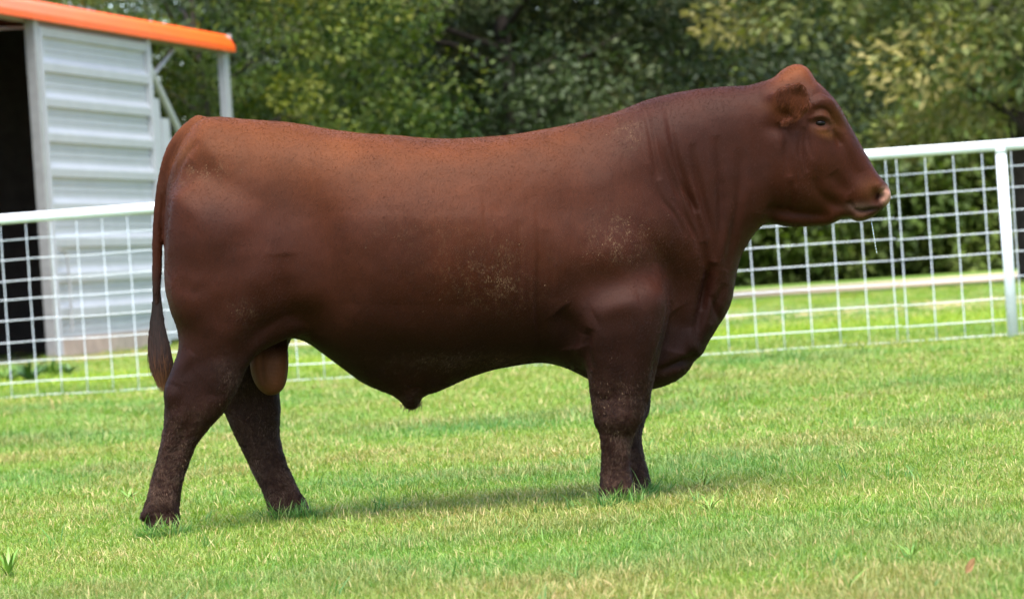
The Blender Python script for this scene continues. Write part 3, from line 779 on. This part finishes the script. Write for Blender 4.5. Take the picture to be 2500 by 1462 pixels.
    near = V[:, 1] < 0
    PX = np.zeros((len(V), 2))
    # side-view coordinates of every point (as the near flank shows them; the far flank is the mirror image)
    Ym = -np.abs(V[:, 1]); dp = Ym+CAM_D
    u = V[:, 0]/dp*FPX; v = (V[:, 2]-CAM_H)/dp*FPX+51*math.cos(PHI)
    PX[:, 0] = 1250+u*math.cos(PHI)-v*math.sin(PHI); PX[:, 1] = 731-(u*math.sin(PHI)+v*math.cos(PHI))
    D = np.zeros(len(V))
    def stroke(pts, depth, sig, taper=True, gate=None):
        nonlocal D
        p = np.array(pts, float); q = []
        for i in range(len(p)-1):
            a, b, c_, d_ = p[max(i-1, 0)], p[i], p[i+1], p[min(i+2, len(p)-1)]
            for k in range(6):
                t = k/6; q.append(.5*((2*b)+(-a+c_)*t+(2*a-5*b+4*c_-d_)*t*t+(-a+3*b-3*c_+d_)*t**3))
        q.append(p[-1]); q = np.array(q)
        lo = q.min(0)-4*sig; hi = q.max(0)+4*sig
        idx = np.nonzero((PX > lo).all(1) & (PX < hi).all(1))[0]
        if gate is not None: idx = idx[gate[idx]]
        A = PX[idx]; best = np.full(len(idx), 1e9); tt = np.zeros(len(idx))
        for i in range(len(q)-1):
            ex = q[i+1]-q[i]; L = (ex*ex).sum()+1e-9
            t = np.clip(((A-q[i])*ex).sum(1)/L, 0, 1)
            dd = ((A-q[i]-t[:, None]*ex)**2).sum(1)
            m = dd < best; best[m] = dd[m]; tt[m] = (i+t[m])/(len(q)-1)
        w = np.exp(-best/(2*sig*sig))
        if taper: w = w*np.sin(np.pi*np.clip(tt, 0, 1))**.8
        D[idx] += depth*w*side[idx]
    def blob(px, py, rx, ry, h, rot=0, gate=None):
        nonlocal D
        a = math.radians(rot); dx = PX[:, 0]-px; dy = PX[:, 1]-py
        X = dx*math.cos(a)+dy*math.sin(a); Y = -dx*math.sin(a)+dy*math.cos(a)
        w = np.exp(-.5*((X/rx)**2+(Y/ry)**2))*side
        if gate is not None: w = w*gate
        D += h*w*((2.2 if h < 0 else 1.3) if py > 400 and px < 1900 else 1.2)
    outer = np.sign(N[:, 1]) == np.sign(V[:, 1])
    RELIEF(stroke, blob, outer)
    D *= outer
    V = V+N*D[:, None]
    V = lap(V, e, deg, 1, .35)
    # small uneven relief of hide
    N = normals(V, Q)
    V = V+N*((fbm(V*7, 3, 5)-.5)*.006+(fbm(V*28, 2, 8)-.5)*.0016+(fbm(V*np.array([42, 42, 60]), 3, 18)-.5)*.005*np.clip((.42-V[:, 2])/.15, 0, 1))[:, None]
    return V, Q, PX, near, outer, N

def RELIEF(stroke_, blob_, outer):
    blob = blob_; stroke = lambda p, d, s, **k: stroke_(p, d*1.5, s, **k)
    # large forms (metres)
    blob(520,330,45,22,-.006); blob(470,360,30,40,.006)                              # pin bone hollow
    blob(700,470,60,90,-.010,-25); blob(560,560,120,120,.012)                        # thigh mass and the flank hollow
    blob(690,800,70,30,-.014,-20); blob(600,790,30,60,.006)                          # flank
    stroke([(745,800),(700,806),(660,826),(620,862),(590,905)], .008, 12)
    stroke([(760,835),(720,770),(700,700),(690,620)], -.009, 24)
    blob(950,700,150,120,.008); blob(1150,560,200,150,.008)
    stroke([(1330,880),(1318,780),(1322,680),(1330,560)], -.006, 16)                 # behind the shoulder
    stroke([(1400,850),(1390,800),(1360,760)], -.014, 22)                            # elbow hollow
    blob(1500,600,110,90,.012); blob(1400,480,60,80,-.004)
    blob(1480,690,70,40,-.012,-10); blob(1590,660,40,45,-.010); blob(1560,790,60,50,.014); blob(1600,720,22,26,.008)
    stroke([(1440,800),(1430,850),(1440,905)], -.010, 9); stroke([(1425,900),(1418,860),(1425,820)], .005, 10)
    stroke([(1630,730),(1626,800),(1610,870),(1596,930)], -.016, 7)                  # front of the upper arm
    stroke([(1452,770),(1500,745),(1560,735)], .008, 18)
    stroke = stroke_
    # neck creases
    for pts, d, s in [
        ([(1625,250),(1640,330),(1655,400),(1680,470),(1700,530),(1718,590),(1728,660)], -.0085, 6.5),
        ([(1600,300),(1618,370),(1640,430),(1668,500),(1690,560),(1702,620)], -.0055, 5.5),
        ([(1575,260),(1590,340),(1600,400),(1610,440)], -.004, 5),
        ([(1690,350),(1700,420),(1716,490),(1734,560),(1742,640)], -.0075, 6),
        ([(1748,330),(1756,410),(1760,480),(1758,560),(1748,640)], -.006, 6.5),
        ([(1805,360),(1806,450),(1800,520),(1785,600),(1770,660)], -.006, 7),
        ([(1660,440),(1690,490),(1705,520)], -.005, 4.5),
        ([(1640,480),(1680,540),(1706,590),(1716,650)], -.004, 5),
        ([(1720,590),(1728,680),(1716,740),(1704,800),(1702,860)], -.011, 8),        # edge of the shoulder against the dewlap
        ([(1745,640),(1726,700),(1716,760)], -.008, 6), ([(1770,690),(1752,740),(1738,790)], -.005, 6),
        ([(1735,720),(1752,760),(1760,790)], -.005, 5), ([(1705,860),(1685,880),(1650,893),(1600,912)], -.011, 7),
        ([(1690,800),(1697,840),(1705,870)], .004, 10), ([(1640,760),(1660,800),(1650,860)], -.008, 18),
        ([(1530,260),(1538,320),(1548,370)], -.001, 5), ([(1550,255),(1562,330),(1580,400)], -.0016, 5), ([(1505,285),(1512,330),(1520,370)], -.0008, 4),
        ([(1590,420),(1610,480),(1650,530),(1675,580)], -.003, 5),
        ([(1855,230),(1850,300),(1862,380),(1858,470),(1850,520)], -.004, 16)]:
        stroke(pts, d*1.6, s*1.1)
    # ribs and hide creases
    for pts, d in [([(1215,560),(1220,640),(1218,720)], -.0025), ([(1265,540),(1270,640),(1262,760)], -.003), ([(1140,600),(1135,690),(1138,760)], -.0018),
                   ([(1310,500),(1316,620),(1312,760),(1320,850)], -.0035), ([(1300,620),(1300,760),(1306,840)], .0025), ([(1180,450),(1185,560),(1190,640)], -.0015),
                   ([(1350,590),(1345,700),(1332,800)], -.003)]:
        stroke(pts, d, 5)
    for x in range(860, 1290, 62): stroke([(x, 520), (x-8, 620), (x-4, 740)], .0035, 22)
    # rump and tail fold
    stroke([(490,345),(455,385),(430,430),(408,490),(400,560),(398,640)], -.013, 7)
    stroke([(470,380),(440,420),(420,465)], .004, 12)
    # thigh, hock
    stroke([(430,690),(470,710),(520,705)], -.004, 14); stroke([(540,600),(600,590),(660,600)], -.003, 20)
    blob(470,640,45,70,.006); stroke([(560,870),(500,880),(455,905),(440,935)], -.004, 18)
    stroke([(470,860),(440,900),(425,940)], .006, 10); blob(418,965,18,18,.005); stroke([(450,930),(440,980),(430,1010)], -.004, 11)
    stroke([(500,960),(540,965),(568,950)], -.002, 7); stroke([(530,1000),(560,965),(590,920)], .002, 9)
    stroke([(470,1010),(440,1080),(420,1160)], -.005, 9); stroke([(415,1040),(395,1120),(380,1190)], .004, 8); blob(395,1225,22,22,.005)
    # forelegs
    blob(1512,1022,32,26,.012); stroke([(1495,1060),(1492,1120),(1494,1170)], -.005, 8); stroke([(1525,1070),(1522,1130),(1524,1180)], .005, 10)
    stroke([(1450,1030),(1490,1060),(1530,1062),(1555,1058)], -.005, 11); blob(1512,1195,30,16,.006); stroke([(1516,1205),(1518,1236)], -.010, 5)
    stroke([(1448,960),(1470,975),(1500,970)], -.003, 6); blob(1540,960,14,50,.006)
    # belly hide
    stroke([(870,770),(960,850),(1040,880),(1140,875)], -.006, 26); stroke([(1040,955),(1015,945),(990,955)], -.004, 7)
    stroke = lambda p, d, s, **k: stroke_(p, d*1.6, s, **k)
    blob = lambda x, y, rx, ry, h, rot=0, **k: blob_(x, y, rx, ry, h*1.35, rot, **k)
    # head
    blob(2003,301,17,10,-.006); stroke([(1976,296),(1990,287),(2008,285),(2024,292),(2032,304)], .005, 4.5); stroke([(1984,308),(1997,315),(2014,317),(2028,311)], .0022, 4)
    stroke([(1985,272),(2008,266),(2030,278),(2038,298)], -.004, 4); blob(2045,300,13,26,-.008,-25); blob(1990,258,22,12,.006)
    stroke([(1970,262),(2005,246),(2035,256),(2055,290),(2066,330)], .004, 6)
    for k in range(4): stroke([(1978+4*k,240-8*k),(2005+5*k,228-6*k),(2032+4*k,244-5*k),(2046+4*k,270-6*k)], -.0022, 2.6)
    blob(2048,340,12,22,-.006,-20); stroke([(2038,316),(2046,338),(2054,356)], -.003, 5); stroke([(2030,318),(2060,330),(2080,372),(2100,420)], .004, 9)
    blob(2010,390,26,40,.006,-15); blob(1955,430,45,60,.008); stroke([(1985,430),(2000,470),(2040,500),(2080,512)], -.005, 9)
    stroke([(2030,420),(2050,450),(2075,470)], -.005, 12); blob(2105,470,24,24,.007)
    stroke([(2078,506),(2100,516),(2125,514),(2148,510)], -.007, 4); stroke([(2070,490),(2085,508)], -.005, 5); blob(2096,530,14,8,.004)
    blob(2150,480,12,12,-.024,-35); stroke([(2140,488),(2139,474),(2147,463),(2160,464)], .006, 4); stroke([(2160,466),(2169,474),(2166,488),(2156,497)], .006, 4.5); blob(2144,455,10,6,.003)
    stroke([(1965,310),(1962,370),(1968,420)], -.005, 4); stroke([(1956,310),(1950,370),(1955,430)], -.003, 4); stroke([(1974,290),(1972,340),(1980,390)], -.003, 3.6)
    stroke([(1925,310),(1920,370),(1926,430)], -.005, 8); stroke([(1870,505),(1920,520),(1980,526),(2030,530)], -.011, 10); stroke([(1930,440),(1932,490),(1920,520)], -.004, 7)
    blob(1912,283,14,14,-.014); blob(1905,310,25,14,-.008)
    stroke, blob = stroke_, blob_
    # scrotum
    stroke([(640,850),(636,900),(645,940)], -.006, 5)
    for k in range(7): stroke([(650,880+10*k),(675,884+10*k),(697,878+10*k)], -.0012, 2.4)
# ------------------------------------------------------------------ bull object, colour and hair
def sat(x): return np.clip(x, 0, 1)
def patch(PX, px, py, rx, ry, rot=0):
    a = math.radians(rot); dx = PX[:, 0]-px; dy = PX[:, 1]-py
    X = dx*math.cos(a)+dy*math.sin(a); Y = -dx*math.sin(a)+dy*math.cos(a)
    return np.exp(-.5*((X/rx)**2+(Y/ry)**2))
def coat_material():
    t = NT('red_coat')
    c = t.coord('Object')
    base = t.attr('coat').outputs['Color']; msk = t.node('ShaderNodeSeparateColor'); t.l.new(t.attr('masks').outputs['Color'], msk.inputs[0])
    mud, dust, skin = msk.outputs[0], msk.outputs[1], msk.outputs[2]
    hair = t.noise(t.mapping(c, (260, 260, 70)), 1, 3, .6)
    mott = t.noise(c, 14, 5, .6); fine = t.noise(c, 160, 3, .6)
    col = t.mix(t.math('MULTIPLY', t.ramp(mott, [(.35, 0), (.7, 1)]), .35), base, t.mix(1.0, base, (1.35, 1.2, 1.1), 'MULTIPLY'))
    col = t.mix(t.math('MULTIPLY', t.ramp(hair, [(.35, 0), (.65, 1)]), .45), col, t.mix(1.0, col, (.62, .6, .6), 'MULTIPLY'))
    speck = t.noise(t.mapping(c, (330, 330, 150)), 1, 2, .5)
    dfac = t.math('MULTIPLY', t.math('MULTIPLY', t.ramp(speck, [(.5, 0), (.66, 1)]), t.ramp(t.noise(c, 30, 4, .65), [(.45, 0), (.62, 1)])), dust)
    col = t.mix(t.math('MULTIPLY', dfac, .38), col, (.24, .16, .085))
    mn = t.noise(c, 60, 6, .7); mfac = t.math('MULTIPLY', t.ramp(mn, [(.36, 0), (.62, 1)]), mud)
    mcol = t.ramp(t.noise(c, 90, 3), [(.3, (.03, .016, .010)), (.7, (.085, .05, .032))])
    col = t.mix(t.math('MULTIPLY', mfac, .8), col, mcol)
    t.set(Base_Color=col, Roughness=t.math('ADD', .56, t.math('MULTIPLY', mfac, .3)), Specular_IOR_Level=.07)
    t.b.inputs['Sheen Weight'].default_value = .0; t.b.inputs['Sheen Roughness'].default_value = .4
    t.b.inputs['Sheen Tint'].default_value = (1, .7, .5, 1)
    h = t.math('ADD', t.math('MULTIPLY', hair, .6), t.math('MULTIPLY', fine, .4))
    n1 = t.bump(h, .28, .004)
    n2 = t.bump(t.math('MULTIPLY', mn, mud), .8, .012, n1)
    n3 = t.bump(t.noise(t.mapping(c, (16, 16, 3.5)), 1, 4, .6), .18, .012, n2)
    t.set(Normal=n3)
    return t.m

def make_bull():
    V, Q, PX, near, outer, N = build_bull()
    root_name = 'bull'
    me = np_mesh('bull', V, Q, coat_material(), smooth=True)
    n = len(V)
    side = np.abs(N[:, 1])
    px, py = PX[:, 0], PX[:, 1]
    z = V[:, 2]
    C = np.tile(np.array([.038, .0094, .0036]), (n, 1))
    def lerp(w, col): 
        nonlocal C
        C = C*(1-w[:, None])+np.array(col)*w[:, None]
    big = fbm(V*np.array([3.2, 3.2, 3.2]), 4, 3)
    lerp(sat((big-.45)*3)*.5, (.058, .0152, .0058))
    # more orange hair on the upper barrel and rump; the neck and quarters are darker
    sunlit_topw = sat((N[:, 2]-.1)/.7)*sat((z-.9)/.2)*sat((1560-px)/200)  # sunlight on the upward-facing back, painted into the coat colour
    mot = .55+.9*fbm(V*6, 4, 14)
    lerp(sat(patch(PX, 1080, 430, 260, 110, 0)*mot)*.55, (.08, .0225, .0072))
    lerp(sat(patch(PX, 700, 370, 230, 70, 5)*mot)*.6, (.10, .029, .008))
    lerp(sunlit_topw*.55, (.13, .039, .0085))
    lerp(sat((N[:, 2]-.1)/.6)*patch(PX, 1945, 175, 45, 30)*.8, (.15, .044, .012))  # sunlit top of the poll, painted orange in the coat
    lerp(sat(patch(PX, 1720, 480, 110, 200, -10)*1.2)*.55, (.027, .0075, .0042)); lerp(patch(PX, 560, 650, 120, 110)*.4, (.03, .008, .004)); lerp(patch(PX, 1400, 800, 60, 90)*.5, (.022, .007, .004))  # last patch: shade in the hollow behind the elbow, painted dark
    # darker lower legs and belly hair; underside shade painted in, dewlap and flank fold too
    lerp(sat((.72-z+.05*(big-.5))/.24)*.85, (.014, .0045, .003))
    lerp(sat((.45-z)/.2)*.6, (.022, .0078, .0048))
    lerp(patch(PX, 1500, 700, 80, 60)*.3, (.04, .014, .009))
    # tan skin: eye ring, inner ear, muzzle, tail fold, scrotum
    lerp(patch(PX, 2014, 326, 18, 7, 18)*.5, (.17, .065, .02)); lerp(patch(PX, 2042, 296, 14, 26, -20)*.5, (.12, .045, .014)); lerp(patch(PX, 2008, 277, 22, 7, 5)*.15, (.12, .045, .014))
    lerp(patch(PX, 1905, 262, 30, 10)*.4, (.12, .045, .017)); lerp(patch(PX, 2128, 462, 20, 16)*.5, (.12, .045, .017)); lerp(patch(PX, 2095, 532, 22, 8)*.6, (.12, .06, .028))
    lerp(patch(PX, 2100, 505, 22, 8)*.5, (.15, .1, .08)); lerp(patch(PX, 2128, 512, 20, 6)*.7, (.03, .018, .014))
    lerp(patch(PX, 452, 372, 9, 26, 32)*.35, (.16, .06, .02))
    nose = sat(patch(PX, 2164, 480, 12, 17, -15)*1.8-.3)*sat(1.2-patch(PX, 2138, 502, 9, 9)*2)
    lerp(nose, (.40, .21, .17)); lerp(sat(patch(PX, 2149, 480, 10, 10, -35)*1.6-.35)*.85, (.06, .018, .013))
    lerp(sat(patch(PX, 2004, 300, 20, 11)*1.6-.4)*.55, (.07, .028, .02))
    scro = ((px > 608) & (px < 708) & (py > 842) & (py < 972) & (np.abs(V[:, 1]) < .085)).astype(float)
    lerp(scro*sat((py-842)/40)*.85, (.13, .047, .022))
    tail = (px < 402) & (py > 640) & (py < 820)
    lerp(tail*sat((py-640)/60)*.9, (.028, .014, .011))
    earm = sat((np.abs(V[:, 1])-.125)/.02)*(px > 1870)*(py < 320); lerp(earm*.7, (.095, .027, .010))
    C = C*np.array([.69, .66, .58])
    C[:, :] *= (.72+.56*fbm(V*np.array([11, 11, 11]), 4, 44))[:, None]
    hoof = sat((.055-z)/.02); lerp(hoof, (.03, .021, .017))
    # masks: mud on lower legs, pale dust and dried dirt on the coat, bare skin
    mud = sat((.40-z)/.25)*.9+sat(patch(PX, 1505, 1065, 25, 14))*.4+sat(patch(PX, 575, 940, 22, 45, -30))*.6+patch(PX, 1150, 885, 130, 16)*.6
    dust = (patch(PX, 480, 430, 55, 16, -14)*1.0+patch(PX, 1510, 585, 55, 40)*.9+patch(PX, 1205, 700, 55, 40)*.8+patch(PX, 1530, 315, 24, 40)*.8+patch(PX, 595, 770, 22, 28)*.6
            + patch(PX, 1180, 640, 110, 60)*.35+patch(PX, 1150, 880, 110, 10)*.6+patch(PX, 1000, 560, 60, 20)*.3+patch(PX, 1510, 1068, 22, 10)*.9+patch(PX, 1480, 960, 40, 40)*.3
            + patch(PX, 480, 1050, 50, 40)*.25+patch(PX, 2000, 285, 25, 20)*.15)
    masks = np.stack([sat(mud), sat(dust), nose, np.ones(n)], 1)
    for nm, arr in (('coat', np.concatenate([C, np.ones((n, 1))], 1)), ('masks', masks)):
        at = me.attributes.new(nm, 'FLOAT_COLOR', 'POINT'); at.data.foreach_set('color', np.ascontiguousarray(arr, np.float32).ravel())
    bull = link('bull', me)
    tag(bull, 'dark red-brown bull standing broadside on the lawn, head to the right', 'bull')

    # eyes
    et = NT('eye_dark'); et.set(Base_Color=(.006, .004, .0035), Roughness=.1, Specular_IOR_Level=.1)
    lidm = plain('eyelid_skin', (.05, .022, .016), .45)
    near_px = (np.abs(PX[:, 0]-2003) < 6) & (np.abs(PX[:, 1]-301) < 5)
    for s in (-1, 1):
        m = near_px & (np.sign(V[:, 1]) == s)
        cen = V[m].mean(0) if m.any() else np.array([P(2003, 301, -.11)[0], s*.11, P(2003, 301, -.11)[2]])
        Vv, Ff = [], []
        nu, nv = 20, 12
        for i in range(nv+1):
            th = math.pi*i/nv
            for j in range(nu):
                ph = 2*math.pi*j/nu
                Vv.append((cen[0]+.0175*math.sin(th)*math.cos(ph), cen[1]-s*.0055+.0125*math.sin(th)*math.sin(ph), cen[2]+.0095*math.cos(th)))
        for i in range(nv):
            for j in range(nu):
                Ff.append((i*nu+j, (i+1)*nu+j, (i+1)*nu+(j+1) % nu, i*nu+(j+1) % nu))
        mesh_obj('eye', Vv, Ff, et.m, bull, True)
    # tail switch: long dark hair
    rng = np.random.default_rng(4)
    hm = NT('switch_hair'); at = hm.attr('tint').outputs['Fac']
    hm.set(Base_Color=hm.ramp(at, [(0, (.012, .006, .004)), (.55, (.03, .011, .006)), (1, (.15, .058, .02))]), Roughness=.5, Specular_IOR_Level=.35)
    HV, HF, HT = [], [], []
    axis = np.array([P(a, b, 0) for a, b in ((383,690),(383,750),(384,800),(388,850),(394,900),(403,955))])
    wid = np.array([.011, .013, .021, .032, .036, .014])
    for k in range(1300):
        st = rng.uniform(0, 2.2); en = rng.uniform(2.9, 5.0) if k > 60 else 5.0
        a = rng.uniform(0, 2*math.pi); r = math.sqrt(rng.uniform(0, 1)); w = rng.uniform(.0010, .0019)
        npt = 8; tint = rng.uniform()
        b0 = len(HV); pr = None
        for i in range(npt):
            t = st+(en-st)*i/(npt-1); j = min(int(t), 4); f = t-j
            c = axis[j]*(1-f)+axis[j+1]*f; ww = (wid[j]*(1-f)+wid[j+1]*f)*r*(1 if t > 1 else .8)
            p = c+np.array([math.cos(a)*ww, math.sin(a)*ww*.8, 0])+rng.normal(0, .0016, 3)+np.array([math.cos(a*3), 0, 0])*.006*max(0, t-3)*(k % 5 == 0)
            hw = w*(1-.8*i/(npt-1))
            HV += [p+np.array([-hw, -.3*hw, 0]), p+np.array([hw, .3*hw, 0])]; HT += [sat(tint*.55+.65*(t-2.6)/2.4)]*2
        for i in range(npt-1): HF.append((b0+2*i, b0+2*i+1, b0+2*i+3, b0+2*i+2))
    sw = np_mesh('tail_switch', np.array(HV), np.array(HF), hm.m, True)
    ta = sw.attributes.new('tint', 'FLOAT', 'POINT'); ta.data.foreach_set('value', np.array(HT, np.float32))
    so = link('tail_switch', sw, bull); so['label'] = 'dark switch of long hair at the end of the tail'
    TV, TF = [], []
    c0 = P(1008, 985, 0)
    for k in range(160):
        b = c0+np.array([rng.normal(0, .012), rng.normal(0, .012), rng.uniform(-.004, .012)]); e = b+np.array([rng.normal(-.003, .007), rng.normal(0, .006), -rng.uniform(.012, .03)])
        i = len(TV); w = .0011; TV += [b+np.array([-w, 0, 0]), b+np.array([w, 0, 0]), e]; TF.append((i, i+1, i+2))
    tu = np_mesh('belly_tuft', np.array(TV), np.array(TF), plain('tuft_hair', (.09, .038, .018), .6, 0, .3, 60)); link('belly_tuft', tu, bull)
    # strand of saliva under the mouth
    gl = NT('saliva'); gl.set(Base_Color=(.9, .93, .95), Roughness=.08, IOR=1.33); gl.b.inputs['Transmission Weight'].default_value = .75
    parts = [tube([P(2126, 533, -.03), P(2131, 560, -.03), P(2136, 590, -.03), P(2140, 616, -.03)], [.0008, .0005, .0005, .0008], 6)]
    for i in range(9):
        q = P(2130+i*1.25, 556+i*7.5, -.03); parts.append(tube([q+np.array([0, 0, .004]), q, q-np.array([0, 0, .004])], [.0005, .0015, .0005], 6))
    mesh_obj('saliva_strand', *merge(parts), gl.m, bull, True)['label'] = 'thin strand of saliva hanging from the mouth'
    # coat hair
    HN = 560000
    rng = np.random.default_rng(77)
    tri = np.concatenate([Q[:, [0, 1, 2]], Q[:, [0, 2, 3]]])
    ar = np.linalg.norm(np.cross(V[tri[:, 1]]-V[tri[:, 0]], V[tri[:, 2]]-V[tri[:, 0]]), axis=1)
    ft = np.searchsorted(np.cumsum(ar)/ar.sum(), rng.uniform(size=HN)); T = tri[np.minimum(ft, len(tri)-1)]
    r1 = np.sqrt(rng.uniform(size=HN))[:, None]; r2 = rng.uniform(size=HN)[:, None]
    bw = [1-r1, r1*(1-r2), r1*r2]
    pos = sum(w*V[T[:, i]] for i, w in enumerate(bw)); nor = sum(w*N[T[:, i]] for i, w in enumerate(bw)); nor /= np.linalg.norm(nor, axis=1)[:, None]+1e-9
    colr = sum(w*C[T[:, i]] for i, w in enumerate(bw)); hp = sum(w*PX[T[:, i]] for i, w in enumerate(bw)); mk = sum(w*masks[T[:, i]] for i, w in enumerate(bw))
    keep = (mk[:, 2] < .1) & (pos[:, 2] > .05) & ((np.abs(hp-np.array([2004, 301]))/np.array([20, 13])).max(1) > 1) & ~((scro[T[:, 0]] > 0) & (hp[:, 1] > 870))
    pos, nor, colr, hp, mk = pos[keep], nor[keep], colr[keep], hp[keep], mk[keep]; HN = len(pos)
    flow = np.tile(np.array([-.6, 0, -.8]), (HN, 1)); leg = sat((.5-pos[:, 2])/.15); flow[:, 0] *= 1-.8*leg
    face = sat((hp[:, 0]-1960)/60); flow[:, 0] += face*1.0
    flow += (np.stack([fbm(pos*5, 2, 3+i) for i in range(3)], 1)-.5)*.35
    flow += (np.stack([fbm(pos*26, 2, 13+i) for i in range(3)], 1)-.5)*(2.2*leg)[:, None]
    flow -= nor*(flow*nor).sum(1)[:, None]; flow /= np.linalg.norm(flow, axis=1)[:, None]+1e-9
    ear = sat((np.abs(pos[:, 1])-.14)/.02)*(hp[:, 0] > 1870)*(hp[:, 1] < 320)
    ln = (.0056+.002*leg+.003*mk[:, 0]-.001*face+.009*ear)*rng.uniform(.6, 1.3, HN)
    lift = rng.uniform(.08, .32, HN)+.25*mk[:, 0]*rng.uniform(size=HN)
    j = rng.normal(0, .12, (HN, 3))
    d1 = flow+nor*lift[:, None]+j; d1 /= np.linalg.norm(d1, axis=1)[:, None]; d2 = flow+nor*(lift*.4)[:, None]+j*1.3; d2 /= np.linalg.norm(d2, axis=1)[:, None]
    p0 = pos-nor*.0006; p1 = p0+d1*(ln*.5)[:, None]; p2 = p1+d2*(ln*.5)[:, None]
    cu = bpy.data.hair_curves.new('coat_hair'); cu.add_curves([3]*HN)
    cu.position_data.foreach_set('vector', np.stack([p0, p1, p2], 1).astype(np.float32).ravel())
    ra = cu.attributes.new('radius', 'FLOAT', 'POINT'); ra.data.foreach_set('value', np.tile(np.array([.0005, .00036, .00006], np.float32), HN))
    hv = (rng.uniform(.7, 1.35, HN)*(.55+.9*fbm(pos*np.array([70, 70, 26]), 2, 33)))[:, None]; dsel = (rng.uniform(size=HN) < mk[:, 1]*.07*(fbm(pos*22, 3, 12) > .52))[:, None]; msel = (rng.uniform(size=HN) < mk[:, 0]*.7*sat((fbm(pos*16, 3, 22)-.36)*5))[:, None]
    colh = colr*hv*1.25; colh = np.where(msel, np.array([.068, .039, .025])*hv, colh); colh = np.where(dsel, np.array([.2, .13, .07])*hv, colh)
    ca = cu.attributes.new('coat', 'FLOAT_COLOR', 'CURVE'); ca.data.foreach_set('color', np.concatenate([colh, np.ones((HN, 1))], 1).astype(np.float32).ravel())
    fm = NT('coat_hair'); fm.set(Base_Color=fm.attr('coat').outputs['Color'], Roughness=.42, Specular_IOR_Level=.11)
    cu.materials.append(fm.m)
    ho = bpy.data.objects.new('coat_hair', cu); COL.objects.link(ho); ho.parent = bull; ho['kind'] = 'stuff'
    return bull, V, Q, PX, N, C
bull_obj, *_rest = make_bull()
